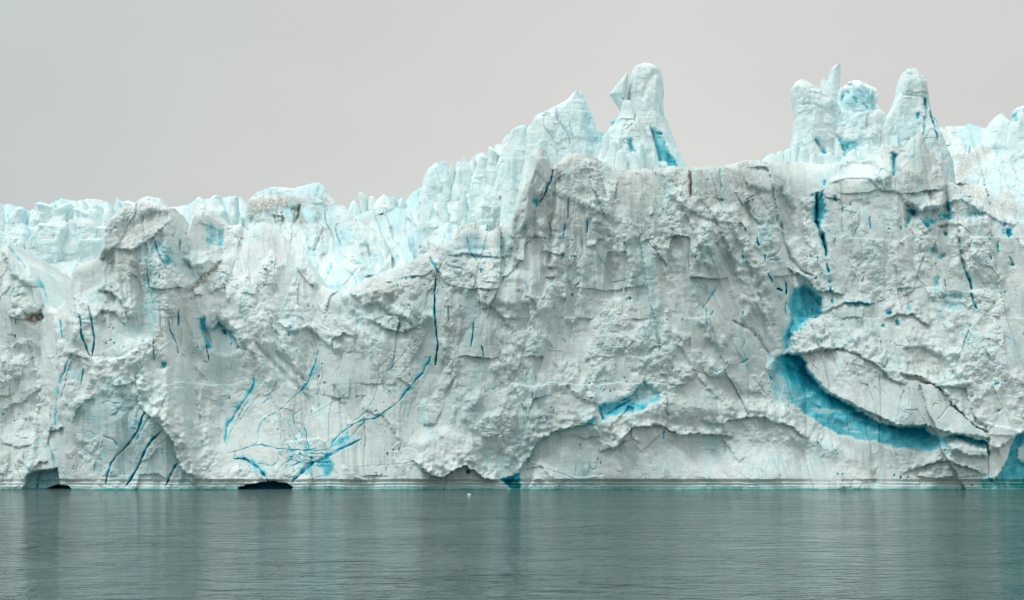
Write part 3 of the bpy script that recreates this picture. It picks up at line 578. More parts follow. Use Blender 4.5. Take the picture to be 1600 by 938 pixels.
    k = interp(U, [(-170,.5),(0,.5),(150,.35),(300,.8),(620,1),(1240,.9),(1270,.25),(1400,.3),(1440,.8),(1600,1),(1770,1)])*(.7+.5*fbm(U/50, U*0+2, 2, 401)+.15)
    band = sstep(748.5, 751, vb)
    f.d = f.d*(1-band*k*.12) ; f.d += band*k*(-.30 + .28*np.cos((vb-755)*1.25)*np.exp(-((vb-756)/6)**2))
    f.blue = np.maximum(f.blue, .06*band*k); f.fresh = np.maximum(f.fresh, .6*band*sstep(754, 757, vb)); f.blue = np.maximum(f.blue*(1-.6*band*(vb<762)*0), .62*sstep(761.5, 764.5, vb)*(.6+.5*fbm(U/40,U*0,2,402)+.2))
    f.cave = 0*U
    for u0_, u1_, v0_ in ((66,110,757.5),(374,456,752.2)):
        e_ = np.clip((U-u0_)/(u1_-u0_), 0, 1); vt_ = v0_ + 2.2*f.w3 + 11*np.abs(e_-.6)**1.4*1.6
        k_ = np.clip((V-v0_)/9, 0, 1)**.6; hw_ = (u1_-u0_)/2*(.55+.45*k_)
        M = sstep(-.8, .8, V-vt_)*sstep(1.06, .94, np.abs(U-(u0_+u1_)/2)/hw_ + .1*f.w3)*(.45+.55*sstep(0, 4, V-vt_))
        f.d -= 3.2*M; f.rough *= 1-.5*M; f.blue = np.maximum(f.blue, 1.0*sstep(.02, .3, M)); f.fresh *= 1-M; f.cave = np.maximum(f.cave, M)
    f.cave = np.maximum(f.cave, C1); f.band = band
    return f.d

co, bl, di, f, nv = relief_mesh(-170, 1770, DU, NV, CREST, [(-170,778),(1770,778)], front_Y, front_sculpt, seed=1, cap=26, caprows=16, rim=1.3, crestn=2.2, rimL=6)
cliff = bpy.data.objects.new('ice_cliff', None); COL.objects.link(cliff); cliff.location = (0, 200, 0)
tag(cliff, 'tall grey-white glacier ice cliff with blue veins rising straight from the water', 'ice cliff')
nr, nc = co.shape[:2]; FC = grid_faces(nr, nc)
def fm(M):                                       # vertex mask -> face mask
    Z = np.zeros((nr, nc), bool); Z[:nv] = M; return Z.ravel()[FC].sum(1) >= 3
m_slab, m_crev, m_tusk = fm(f.slab > .5), fm(f.crev > .5), fm(f.tusk > .5)
m_cave = fm(f.cave > .5); m_band = fm(f.band > .5)
m_horn = fm((f.U > 1404) & (f.U < 1480) & (f.V < 330))
m_spur = fm((f.U > 805) & (f.U < 864) & (f.V < 330 + 0*f.U))
m_butt = fm((f.U > 104) & (f.U < 292) & (f.V < 556))
left = np.ones(len(FC), bool); PTS = co.reshape(-1, 3)
xcol = f.U[0][FC[:,0] % nc]
for nm, m, mt, lb in (('hanging_slab', m_slab, M_SHELF, 'smooth pale ice slab hanging over the blue gallery'), ('ice_tusk', m_tusk, M_FRONT, None),
        ('blue_gallery', m_crev, M_FRONT, 'deep turquoise blue hollow under the slab'), ('sea_cave', m_cave & (xcol < 200), M_FRONT, 'low dark cave at the far left waterline'),
        ('sea_cave', m_cave & (xcol >= 200), M_FRONT, 'black slot at the waterline below the blue veins'), ('waterline_notch', m_band, M_SHELF, 'smooth banded ice strip worn by the water'),
        ('ice_horn', m_horn, M_FRONT, 'grey pointed horn on the right of the crest'), ('ice_spur', m_spur, M_FRONT, 'dark grey spur at the corner of the great wall'),
        ('buttress', m_butt, M_FRONT, 'square-topped fluted buttress at the left')):
    m = m & left; left &= ~m
    if m.any():
        o = mesh_obj(nm, PTS, FC[m], mt, bl, di, cliff); 
        if lb: o['label'] = lb
mesh_obj('cliff_face', PTS, FC[left], M_FRONT, bl, di, cliff)

# ------------------------------------------------------------------ glacier surface and ranges behind the front
def Yslope(y0, v0, k): return lambda U, V: y0 + 10 + np.clip(v0-V, -4, 400)*k
def soft_sculpt(seed, flute=1.0, big=.8, blues=(), polys=(), grooves=(), fdir=0., rough=.6, bluecr=.35, size=.8, dirtn=.25, bumps=()):
    def fn(f):
        f.rough[:] = rough
        n = ice_noise(f, seed, big, flute, -fdir, size, .5)
        U, V = f.U, f.V
        r = ridge((U+fdir*V + 14*fbm(U/40, V/60, 2, seed+3))/26, V/70, 2, seed+90)
        n += flute*.9*(r-.5) + flute*2.2*(facets((U+fdir*V+4*f.w1)/22, (V+6*f.w1)/48, seed+93, .25, 2.6, 1.7)[0]-.6)
        f.d += n
        # dense blue ice shows at the bottom of the deeper clefts
        c = sstep(.80, .98, ridge((U+fdir*V+10*fbm(U/30, V/40, 2, seed+5))/26, V/70, 1, seed+95))*sstep(.0, .45, fbm(U/45, V/45, 2, seed+96))
        f.blue = np.maximum(f.blue, .5*bluecr*c); f.d -= .9*c
        # whole fracture faces of clearer, pale blue ice
        pf = chunks((U+4*f.w1)/24, (V+4*f.w1)/46, seed+88, .3, 2.0, 1.2); pf = sstep(.15, .5, perlin(U/30, V/44, seed+89) + .4*(pf-.6))
        f.blue = np.maximum(f.blue, .13*pf)
        f.dirt = np.maximum(f.dirt, dirtn*sstep(.05, .45, fbm(U/50, V/16, 4, seed+97)))
        q = 1-np.abs(fbm((U+10*f.w1)/40, (V+10*f.w1)/24, 3, seed+98))*3       # thin dust lines along old layers
        f.dirt = np.maximum(f.dirt, 1.3*dirtn*sstep(.82, .98, q)*sstep(-.1, .3, fbm(U/60, V/60, 2, seed+99)))
        for p, k in polys: f.poly(p, **k)
        for g in grooves: f.groove(*g)
        for b in bumps: f.bump(b[0], b[1], b[2], b[3], b[4], **b[5])
        return f.d
    return fn
# far left range
relief('serac_range', M_RANGE, 'bright white far range of seracs on the left skyline', 'serac range', -260, 520, 1.6, 150,
  [(-260,300),(-180,322),(-120,312),(-60,330),(-20,322),(0,320),(20,320),(40,330),(55,325),(72,321),(97,311),(116,314),(134,311),(157,311),(170,318),(176,330),(182,308),(192,315),(206,318),(225,307),(248,308),
   (254,323),(278,323),(292,319),(305,313),(330,310),(350,308),(364,305),(376,308),(384,318),(400,330),(520,345)], [(-260,505),(520,480)],
  Yslope(232, 505, .42), soft_sculpt(210, 1.3, 1.0, bluecr=.5, dirtn=.35,
   polys=[([(50,365),(80,360),(95,385),(90,400),(60,395)], dict(h=.4, gv=.02, soft=6, dirt=.3)), ([(60,420),(105,410),(108,460),(95,480),(70,470)], dict(h=0, soft=8, dirt=.25))],
   grooves=[([(132,345),(136,362)],3,.8,.6),([(140,375),(148,388)],2,.8,.9),([(145,388),(146,405)],2.5,.6,.5),([(52,352),(60,362)],4,.5,.4),([(67,340),(70,346)],2,.5,.6),([(12,337),(14,343)],1.5,.5,.7),
            ([(188,327),(182,330)],2,.5,.6),([(212,320),(209,328)],3,.5,.5),([(335,310),(339,319)],1.4,.4,.6),([(95,398),(93,410)],1.5,.4,.4)]),
  seed=31, cap=40, rim=1.5, crestn=2.6)
# dirty block in the middle
relief('ice_block', M_RANGE, 'dirt-streaked jagged ice block on the skyline left of centre', 'serac block', 340, 612, 1.3, 130,
  [(340,420),(362,380),(372,352),(380,330),(387,312),(400,301),(414,295),(424,291),(442,291),(456,293),(470,290),(486,286),(497,284),(506,291),(517,306),(526,319),(536,321),(545,328),(554,340),(575,356),(600,372),(612,400)],
  [(340,470),(440,470),(500,470),(612,460)], Yslope(222, 460, .14), soft_sculpt(240, .9, 1.3, fdir=-.2, rough=1.2, size=.8, dirtn=.4, bluecr=.25,
   polys=[([(385,318),(400,312),(450,308),(480,312),(470,325),(440,322),(405,335),(386,345)], dict(h=.8, gv=.03, soft=4, dirt=.75, rough=1.3)),
          ([(492,320),(525,318),(528,345),(515,356),(500,345)], dict(h=-.5, gu=.03, soft=3, blue=.10)),
          ([(455,325),(468,322),(470,335),(478,350),(460,352)], dict(h=-1, soft=3, dirt=.7))],
   grooves=[([(428,335),(432,352)],2,.8,.1),([(440,330),(442,352)],2,.8,.1),([(468,318),(466,335),(458,350)],3,1.2,.05),([(505,355),(498,375),(488,395)],3,.8,0),([(470,345),(480,370),(486,395)],4,1.2,.05)]),
  seed=41, cap=20, rim=1.6)
# smooth bright slope in the centre
relief('snow_slope', M_RANGE, 'bright smooth ice slope flowing down to the gap in the cliff crest', 'ice slope', 450, 850, 1.4, 190,
  [(450,420),(470,400),(485,372),(500,356),(520,352),(545,348),(556,338),(575,330),(600,320),(622,318),(630,322),(640,305),(648,298),(656,293),(662,292),(668,302),(676,322),(690,340),(720,352),(745,345),(800,338),(850,340)],
  [(450,500),(600,480),(700,430),(850,400)], Yslope(214, 470, .26), soft_sculpt(270, .9, .7, fdir=-.35, rough=.35, size=1.0, dirtn=.12, bluecr=.3,
   polys=[([(500,357),(545,346),(600,330),(604,340),(575,352),(545,362),(510,380),(500,375)], dict(h=.6, gv=.03, soft=5, dirt=.40, rough=.9)),
          ([(568,368),(576,358),(584,362),(590,385),(610,400),(622,402),(615,420),(595,418),(582,400),(575,380)], dict(h=-1.2, soft=3, blue=.22)),
          ([(495,415),(525,405),(545,425),(540,448),(515,448),(500,440)], dict(h=.9, gv=.02, soft=5, rough=.2))],
   grooves=[([(567,373),(577,382),(582,400)],2.2,.8,.62),([(580,362),(576,372)],2,.5,.4),([(622,378),(624,385)],2,.4,.5),([(640,330),(652,360),(660,378)],1.8,.7,.12),([(612,355),(614,372)],1.4,.4,.1),
            ([(505,395),(496,425),(494,440)],2.5,.7,.1),([(518,410),(514,430)],4,.6,.35),([(568,420),(569,438)],2.5,.5,.3),([(660,300),(680,345),(692,372)],3,.9,.22),([(560,418),(545,440),(535,446)],2,.6,.05)],
   bumps=[(640,350,26,34,1.2,dict(rough=.2)),(690,372,10,8,-.8,dict(blue=.25)),(702,395,8,5,-.5,dict(blue=.2))]),
  seed=51, cap=16, rim=1.2, crestn=2.0)
# stepped range climbing to the right
relief('serac_range', M_RANGE, 'stepped range of white seracs climbing toward the tall pinnacles', 'serac range', 655, 1080, 1.3, 190,
  [(655,330),(660,300),(664,284),(669,270),(675,257),(681,252),(686,255),(690,264),(695,262),(699,258),(704,266),(711,270),(713,250),(716,250),(726,256),(733,252),(739,245),(746,238),(756,238),(762,246),(768,244),(771,240),(774,224),
   (783,224),(790,212),(796,208),(804,203),(812,200),(822,198),(835,200),(870,206),(905,212),(932,214),(950,222),(980,236),(1020,248),(1080,262)],
  [(655,420),(750,400),(850,360),(1080,330)], Yslope(232, 400, .20), soft_sculpt(310, 1.25, 1.1, fdir=.05, rough=.8, size=.75, bluecr=.4, dirtn=.35,
   polys=[([(716,330),(755,318),(790,335),(796,350),(745,345),(720,345)], dict(h=.8, gv=.05, soft=6, dirt=.35)),([(800,258),(832,250),(836,262),(815,275),(800,270)], dict(h=.5, gv=.05, soft=4, dirt=.15))],
   grooves=[([(680,275),(684,262)],2.5,.8,.6),([(679,298),(680,285)],2.5,.7,.5),([(698,300),(699,290)],2.5,.6,.6),([(710,280),(714,295)],2,.6,.6),([(776,300),(782,325)],1.8,.5,.4),([(757,318),(759,324)],2.2,.5,.6),
            ([(804,240),(810,248)],2.2,.6,.5),([(797,205),(793,225),(797,240)],2.2,.9,.1),([(737,335),(740,345)],2,.6,.4),([(812,205),(816,225),(826,245)],2,.6,.1),([(750,270),(756,285),(752,300)],1.8,.6,.1),([(690,310),(691,335)],1.6,.8,.1)]),
  seed=61, cap=18, rim=1.5, crestn=2.4)
# great rise on the right
relief('glacier_slope', M_RANGE, 'dirt-flecked crevassed glacier slope at the right edge behind the cliff', 'glacier slope', 1160, 1860, 1.6, 170,
  [(1160,262),(1190,252),(1198,243),(1210,247),(1216,240),(1226,242),(1236,236),(1250,232),(1262,238),(1280,244),(1300,240),(1330,234),(1380,222),(1440,214),(1462,201),(1475,199),(1492,197),(1505,196),(1517,193),(1530,196),(1541,200),(1560,199),(1580,193),(1600,188),(1680,170),(1760,190),(1860,160)],
  [(1160,330),(1480,400),(1860,440)], Yslope(224, 350, .38), soft_sculpt(340, .8, 1.3, fdir=-.3, rough=1.5, size=.8, bluecr=.35, dirtn=.5,
   polys=[([(1480,282),(1500,250),(1540,225),(1600,203),(1640,195),(1640,206),(1600,214),(1550,236),(1520,258),(1500,282)], dict(h=.8, soft=5, dirt=.45)),
          ([(1484,285),(1510,285),(1560,310),(1620,330),(1680,345),(1680,362),(1600,345),(1540,330)], dict(h=.6, gv=.03, soft=5, dirt=.5)),
          ([(1530,262),(1560,238),(1600,226),(1680,215),(1680,320),(1620,318),(1560,300)], dict(h=1.2, gv=.01, soft=8, blue=.08, rough=.6))],
   grooves=[([(1582,252),(1590,250)],3,.5,.35),([(1560,265),(1564,275)],2,.5,.4),([(1588,280),(1584,295)],2,.5,.4),([(1538,282),(1537,292)],1.5,.5,.5),([(1516,228),(1514,242)],2,.5,.4),([(1560,235),(1557,248)],2,.5,.3)]),
  seed=71, cap=60, rim=1.2, crestn=2.0)

# ------------------------------------------------------------------ free-standing seracs, lofted in the round
def serac(name, label, prof, Y, depth=.8, mat=M_BACK, seed=0, amp=.55, flute=.5, sq=2.6, blues=(), grooves=(), polys=(), bumps=(), tilt=0., ang=.75, n=220, shade_tint=0, slant=None, parent=None, cat='serac', group=None, dv=1.1, yoff=None):
    """prof: rows (v, left, right) down the picture; every slice is a rounded block as deep as 'depth' times its width"""
    Y = Y + 13; prof = list(prof) + [(prof[-1][0]+100, prof[-1][1]-6, prof[-1][2]+6)]; P = np.array(prof, float); vs = np.arange(P[0,0], P[-1,0]+.1, dv); vs = np.r_[vs[0], vs[0]+.35, vs]; vs.sort()
    th = np.linspace(0, 2*math.pi, n, endpoint=False)
    Lf = np.interp(vs, P[:,0], P[:,1]); Rt = np.interp(vs, P[:,0], P[:,2])
    k = Y/F; cx = ((Lf+Rt)/2-800)*k; hw = (Rt-Lf)/2*k
    hw[0] *= .25; hw[1] *= .8
    z = HC-(vs-VH)*k; z[0] += .1
    c, s = np.cos(th), np.sin(th); e = 2/sq
    ex = np.sign(c)*np.abs(c)**e; ey = np.sign(s)*np.abs(s)**e
    rg = np.random.RandomState(seed); nf_ = rg.randint(5, 8); rad = np.full((len(vs), n), 9.)
    zz = (vs-vs[0])/max(vs[-1]-vs[0], 1)
    for q in range(nf_+2):
        if q < 2: ph = np.full(len(vs), math.pi*q); dd = np.ones(len(vs))
        else:
            ph = 2*math.pi*(q-2+.6*rg.rand())/nf_ + (rg.rand()-.5)*1.6*zz; dd = .80+.22*rg.rand() + .16*np.sin(zz*rg.uniform(3, 9)+rg.rand()*6)
        cs = np.cos(th[None]-ph[:,None]); rad = np.minimum(rad, np.where(cs > .12, dd[:,None]/np.maximum(cs, .12), 9.))
    rad = np.clip(rad, .3, 1.5); PX = np.clip(c[None]*rad, -1, 1); PY = s[None]*rad
    PX = np.where(PX > 0, PX/PX.max(1, keepdims=True), -PX/PX.min(1, keepdims=True))
    ex2 = ex[None]*(1-ang) + PX*ang; ey2 = ey[None]*(1-ang) + PY*ang
    hd = np.maximum(hw*depth, 1.0)
    base = max(hd.max(), 1)
    X = cx[:,None]+hw[:,None]*ex2; yc = Y + tilt*(z-z[-1])
    Yy = yc[:,None] + hd[:,None]*ey2; Z = np.repeat(z[:,None], n, 1)
    nx, ny = ex[None]/np.maximum(hw[:,None], .3), ey[None]/np.maximum(hd[:,None], .3); l = np.hypot(nx, ny); nx /= l; ny /= l
    lim = np.clip(hw[:,None]/2.2, .15, 1)
    d = amp*(1.1*fbm3(X/5, Yy/5, Z/8, 2, seed) + .30*(1-2*np.abs(fbm3(X/3.2, Yy/3.2, Z/9, 2, seed+9))) + .16*fbm3(X/.9, Yy/.9, Z/1.3, 3, seed+5))
    d += flute*(.5-np.abs(perlin3(X/1.6, Yy/1.6, Z/14, seed+20))*1.6)
    U = X/k+800; V = (HC-Z)/k+VH
    front = (s < .25)[None] & np.ones_like(U, bool)
    f = Field(U, V, seed+100, warp=2.0)
    ch = chunks((U+.6*Yy/k*.3+3*f.w1)/30, (V+3*f.w1)/75, seed+31, .4, 1.9, .9)*.8 + chunks((U+2*f.w1)/7, V/10, seed+33, .3, 2.5, 1.2)*.34 + facets(U/3.6, V/4.6, seed+35, .2, 2.4, 1.2)[0]*.10
    d += amp*ch
    for p, q in polys: f.poly(p, **q)
    for g in grooves: f.groove(*g)
    for b in bumps: f.bump(b[0], b[1], b[2], b[3], b[4], **b[5])
    if shade_tint: f.blue = np.maximum(f.blue, shade_tint*sstep(.15, .75, np.broadcast_to(c, U.shape)*.8+.5*fbm(U/12, V/18, 2, seed+3)))  # bluer toward the right of each serac: shaded flank put into the colour
    f.d = np.where(front, f.d, 0); f.blue = np.where(front, f.blue, .08); f.dirt = np.where(front, f.dirt, 0)
    edge = np.abs(ex)[None]**3                               # keep the outline, carve mostly the faces
    X = X + nx*(d*lim*(1-.72*edge) + 0*f.d); Yy = Yy + ny*d*lim - f.d*np.clip(-s, 0, 1)[None]
    if slant is None: slant = rg.uniform(-.7, .7)*.5
    Z = Z + slant*(X-cx[:,None])*np.exp(-(z[0]-z)/2.2)[:,None]
    Z = Z + .25*lim*fbm3(X/2, Yy/2, Z/2, 2, seed+50)
    co = np.stack([X, Yy, Z], -1).reshape(-1, 3)
    i = np.arange(len(vs)*n).reshape(len(vs), n); j = np.roll(i, -1, 1)
    F_ = np.stack([i[1:], j[1:], j[:-1], i[:-1]], -1).reshape(-1, 4)
    t = i[0]; m_ = n//2                                       # close the top with quads across the ring
    cap = np.stack([t[:m_-1], t[1:m_], t[::-1][:m_-1], np.roll(t[::-1], 1)[:m_-1]], -1)[1:]
    cap = np.array([[t[q], t[q+1], t[n-2-q], t[n-1-q]] for q in range(m_-1)])
    o = mesh_obj(name, co, np.concatenate([F_, cap]), mat, np.clip(f.blue, 0, 1), np.clip(f.dirt, 0, 1), parent)
    if parent is None: tag(o, label, cat, group)
    elif label: o['label'] = label
    return o
def thing(name, label, cat, loc, group=None):
    o = bpy.data.objects.new(name, None); COL.objects.link(o); o.location = loc
    return tag(o, label, cat, group)
# wedge of the climbing range: three leaning fins
SG = 'tall seracs standing behind the cliff crest'
serac('serac', 'sharp wedge-shaped serac with a pale blue right flank, left of the tallest pinnacle', [(145,898,905),(150,893,909),(158,886,911),(168,868,914),(176,858,917),(188,850,922),(205,846,928),(225,842,932),(245,838,936),(290,830,944)],
  226, .5, seed=510, amp=.6, flute=.3, sq=2.2, shade_tint=.14, ang=.9, slant=0.2, group=SG, grooves=[([(868,170),(872,195),(884,215),(889,235)],1.4,.6,.12),([(889,200),(892,225)],1.6,.3,.3)],
  polys=[([(903,148),(912,170),(920,200),(930,236),(915,236),(906,190)], dict(h=-.4, gu=.0, soft=3, blue=.13))])  # polygon paints the wedge's shaded right flank bluer
serac('serac', 'low grooved serac leaning against the left of the wedge-shaped one', [(176,852,858),(181,842,866),(188,836,872),(196,832,876),(215,828,880),(240,824,884),(290,818,890)],
  225, .55, seed=520, amp=.5, flute=.35, group=SG, grooves=[([(850,185),(852,205),(866,230)],1.8,.6,.05),([(860,178),(864,200),(870,220)],1.2,.4,.05)])
serac('serac', 'dull grey-white fluted serac third from the left of the climbing range', [(190,832,842),(194,826,848),(200,822,852),(215,820,854),(240,818,858),(290,812,862)], 228, .6, seed=530, amp=.5, flute=.45, group=SG, bumps=[(830,235,8,10,-.3,dict(dirt=.3))])
serac('serac', 'small dirty serac with a dark cleft behind the grey spur', [(199,806,820),(203,800,822),(212,796,824),(230,793,826),(250,790,828),(290,786,832)], 230, .6, seed=535, amp=.5, flute=.5, group=SG, grooves=[([(822,202),(823,225),(825,240)],1.6,.8,.1)])
serac('serac', 'little bright snow knob between the grey spur and the wedge serac', [(218,846,851),(222,842,855),(230,843,858),(238,849,866),(250,850,872),(275,848,876)], 208, .7, seed=540, amp=.35, flute=.1, group=SG)
serac('serac', 'small pale blue serac standing in the gap left of the tallest pinnacle', [(203,928,932),(208,926,940),(216,926,944),(232,924,950),(270,920,955)], 236, .6, seed=545, amp=.4, flute=.3, group=SG, bumps=[(935,214,14,16,0,dict(blue=.22))])
# ranks of broken seracs on the ranges
def crest_rank(us, crest, Yf_, hgt, wid, label, group, seed, drop=(0, 0), big=1.):
    rg = np.random.RandomState(seed)
    for i, u in enumerate(us):
        vt = float(interp(u, crest)) + rg.uniform(*drop); w_ = wid*rg.uniform(.6, 1.3); h_ = hgt*rg.uniform(.5, 1.3); l = rg.uniform(-.7, .7)*w_
        pk = rg.uniform(.12, .3) if rg.rand() < .5 else rg.uniform(.4, .7)
        serac('serac', label, [(vt, u+l-w_*pk*.6, u+l+w_*pk*.6), (vt+h_*.08, u+l-w_*pk, u+l+w_*(pk+.1)), (vt+h_*.3, u+l*.6-w_*.62, u+l*.6+w_*.6), (vt+h_*.6, u+l*.3-w_*.8, u+l*.3+w_*.8), (vt+h_, u-w_, u+w_)],
              Yf_(u, vt)-13, .8, seed=seed*100+i, amp=.95*big, flute=.45, sq=2.4, ang=.9, n=96, dv=1.6, shade_tint=rg.uniform(.05, .2), group=group, slant=rg.uniform(-1.1, 1.1))
LCR = [(-60,330),(-20,322),(0,320),(20,320),(40,330),(55,325),(72,321),(97,311),(116,314),(134,311),(157,311),(170,318),(182,308),(206,318),(225,307),(254,323),(278,323),(305,313),(330,310),(350,308),(364,305),(384,318)]
rg = np.random.RandomState(4)
crest_rank([u+rg.uniform(-4, 4) for u in range(-60, 380, 19)], LCR, lambda u, v: 300, 60, 16, 'pale broken serac in the far rank along the left skyline', 'seracs along the left skyline', 11, (-2, 12))
crest_rank([u+rg.uniform(-5, 5) for u in range(-50, 300, 27)], LCR, lambda u, v: 283, 60, 20, 'pale broken serac in the nearer rank on the left, below the skyline', 'seracs in the nearer left rank', 12, (16, 52))
CCR = [(655,300),(669,270),(683,254),(700,260),(714,252),(740,246),(756,240),(771,235),(783,226),(800,208),(822,200)]
crest_rank([u+rg.uniform(-3, 3) for u in range(664, 800, 13)], CCR, lambda u, v: 262, 60, 14, 'white serac in the range climbing toward the wedge-shaped serac', 'seracs of the climbing range', 13, (-2, 5))
crest_rank([u+rg.uniform(-4, 4) for u in range(676, 800, 16)], CCR, lambda u, v: 252, 60, 15, 'white serac low in the climbing range, in front of its crest', 'low seracs of the climbing range', 14, (28, 66))
crest_rank([556,570,584,600,614,628], [(550,318),(560,308),(573,303),(588,311),(604,303),(620,303),(634,318)], lambda u, v: 262, 40, 11, 'pale serac in the short row right of the dirty block', 'seracs in the short row', 15, (-1, 3))
crest_rank([u+rg.uniform(-5, 5) for u in range(1480, 1700, 24)], [(1460,214),(1540,214),(1600,206),(1700,200)], lambda u, v: 292, 36, 13, 'low broken serac on the dirty slope at the right edge', 'low seracs on the right slope', 16, (0, 50))
# tallest pinnacle
tp = thing('ice_pinnacle', 'tallest round-headed ice pinnacle with a cracked shard on its left side', 'ice pinnacle', at(1005, 265, 221))
serac('pinnacle_shaft', None, [(102,1003,1019),(105,997,1026),(110,992,1030),(117,989,1032),(128,986,1034),(145,982,1036),(165,978,1034),(180,976,1036),(192,972,1041),(205,969,1045),(220,966,1051),(240,962,1060),(262,958,1070),(300,950,1082)],
  221, .75, seed=550, amp=.55, flute=.16, sq=2.3, ang=.7, shade_tint=.10, slant=-.1, parent=tp,
  polys=[([(1012,204),(1022,212),(1032,225),(1044,262),(1024,262),(1018,240)], dict(h=-1.0, soft=2.4, blue=.27)),([(1036,246),(1044,252),(1050,268),(1036,268)], dict(h=-.8, soft=1.5, blue=.42))],
  grooves=[([(1014,205),(1018,220),(1023,245),(1028,262)],2.2,.9,.35),([(1018,212),(1030,216)],2.5,.4,.45),([(1031,128),(1035,145),(1033,160)],2.5,.2,.3),([(1022,115),(1008,140),(1002,165)],5,.35,0)])
serac('pinnacle_shoulder', None, [(160,974,984),(170,972,990),(182,968,996),(196,960,1002),(206,950,1006),(218,944,1010),(235,936,1018),(262,930,1028),(300,926,1034)], 216.5, .55, seed=560, amp=.75, flute=.3, sq=2.4, parent=tp,
  polys=[([(977,225),(982,222),(989,250),(986,256),(980,240)], dict(h=-.6, soft=1.6, blue=.33))], grooves=[([(947,212),(950,235),(957,255),(962,262)],1.8,.9,.1),([(990,182),(988,195)],1.2,.5,0),([(985,200),(975,208)],1.2,.5,0)],
  bumps=[(950,220,4,10,-.2,dict(dirt=.5)),(984,208,10,5,0,dict(dirt=.35))])
serac('ice_shard', 'thin cracked shard split off the pinnacle', [(117,977,981),(122,973,981),(128,968,981),(135,962,981),(141,958,981),(148,953,980),(153,958,979),(160,962,978),(168,967,978),(176,970,978),(200,970,982)], 219, .4, seed=570, amp=.25, flute=.1, parent=tp,
  grooves=[([(979,120),(976,140),(974,158)],1.2,.4,.0),([(971,155),(973,160)],1.5,.3,.6)])
serac('ice_knob', None, [(189,958,962),(192,954,964),(197,954,966),(204,950,970)], 218, .7, seed=575, amp=.2, flute=.1, parent=tp, bumps=[(958,193,6,5,0,dict(blue=.35))])
# cluster on the right
CG = 'tall seracs of the right-hand cluster'
serac('leaning_serac', 'thick white serac leaning left with a blunt rounded head', [(128,1250,1258),(131,1245,1264),(137,1241,1271),(145,1239,1279),(152,1240,1288),(160,1242,1296),(168,1245,1303),(176,1246,1307),(186,1246,1309),(196,1245,1310),(210,1243,1313),(228,1239,1318),(250,1234,1322),(285,1228,1330)],
  218, .7, seed=600, amp=.7, flute=.2, shade_tint=.1, slant=-.25, group=CG, cat='serac', grooves=[([(1247,168),(1262,170),(1278,178)],2,.4,.03),([(1268,222),(1278,238),(1282,250)],4,.9,.38)], polys=[([(1288,162),(1302,168),(1306,186),(1296,196),(1288,180)], dict(h=-.4, soft=3, blue=.10)),([(1240,143),(1247,146),(1247,162),(1242,166)], dict(h=-.3, soft=2, blue=.10))])
serac('ice_spire', 'thin two-pronged ice spire rising behind the leaning serac', [(102,1306,1312),(106,1301,1312),(110,1297,1312),(118,1296,1312),(125,1294,1311),(132,1290,1311),(142,1286,1310),(155,1284,1311),(190,1284,1313),(240,1284,1315)], 232, .6, seed=610, amp=.25, flute=.15, group=CG, cat='ice spire')
serac('ice_spire', 'stub of ice pressed against the left of the thin spire', [(126,1284,1287),(130,1282,1290),(138,1281,1292),(150,1280,1294),(200,1279,1298)], 234, .6, seed=612, amp=.2, flute=.1, group=CG, cat='ice spire')
serac('pocked_serac', 'pale blue pocked serac with a white cap in the middle of the right-hand cluster', [(131,1338,1352),(134,1332,1357),(139,1324,1361),(146,1314,1363),(155,1311,1364),(168,1310,1366),(180,1310,1370),(188,1308,1374),(200,1304,1382),(240,1296,1392),(275,1292,1398)], 226, .6, seed=620, amp=1.1, flute=.1, group=CG, cat='serac',
  polys=[([(1312,152),(1330,145),(1348,142),(1358,150),(1361,172),(1366,180),(1350,184),(1330,184),(1312,175)], dict(h=-.4, soft=2.5, blue=.17))], grooves=[([(1316,156),(1315,166)],1.6,.6,.45),([(1330,160),(1334,172)],1.8,.6,.3),([(1345,150),(1350,160)],1.6,.6,.3),([(1360,184),(1367,188)],1.6,.4,.5),([(1340,168),(1346,178)],1.6,.6,.35),([(1322,150),(1326,156)],1.6,.6,.35)])
serac('snowy_serac', 'low snowy mound with a bright blue corner between the leaning serac and the big pinnacle', [(184,1316,1366),(190,1310,1372),(198,1308,1378),(210,1304,1386),(230,1302,1392),(260,1300,1400),(290,1296,1404)], 217, .55, seed=630, amp=1.0, flute=.3, group=CG, cat='serac',
  polys=[([(1304,212),(1313,220),(1318,226),(1333,228),(1335,238),(1328,250),(1316,252),(1312,236)], dict(h=-1.0, soft=1.8, blue=.27))], bumps=[(1347,205,5,8,-.3,dict(dirt=.35)),(1370,200,6,10,-.2,dict(dirt=.3))])
bp_ = thing('ice_pinnacle', 'broad ice pinnacle with vertical blue slots at the right of the cluster', 'ice pinnacle', at(1425, 250, 216))
serac('pinnacle_shaft', None, [(112,1416,1430),(115,1413,1434),(120,1411,1438),(126,1409,1442),(138,1406,1445),(152,1404,1447),(162,1400,1448),(174,1394,1449),(188,1386,1452),(200,1378,1456),(215,1370,1462),(235,1362,1470),(255,1356,1478),(290,1350,1486)],
  216, .6, seed=640, amp=.6, flute=.25, sq=2.3, shade_tint=.12, ang=.85, slant=-.1, parent=bp_, grooves=[([(1437,158),(1438,180)],2.2,.9,.62),([(1434,186),(1433,204),(1429,222)],1.6,.6,.35),([(1446,172),(1448,200),(1452,232)],3.0,1.2,.66),([(1425,182),(1426,196)],2.4,.5,.38),([(1402,150),(1412,156),(1436,160)],2,.3,0)], bumps=[(1370,215,6,10,-.2,dict(dirt=.4))])
serac('side_fin', 'thin pale blue fin leaning on the right of the pinnacle', [(186,1453,1457),(190,1452,1462),(200,1452,1464),(215,1453,1468),(232,1455,1473),(255,1456,1480),(290,1456,1486)], 219, .5, seed=650, amp=.3, flute=.15, parent=bp_, bumps=[(1460,235,12,26,0,dict(blue=.16))])
RG = 'seracs on the slope at the right edge'
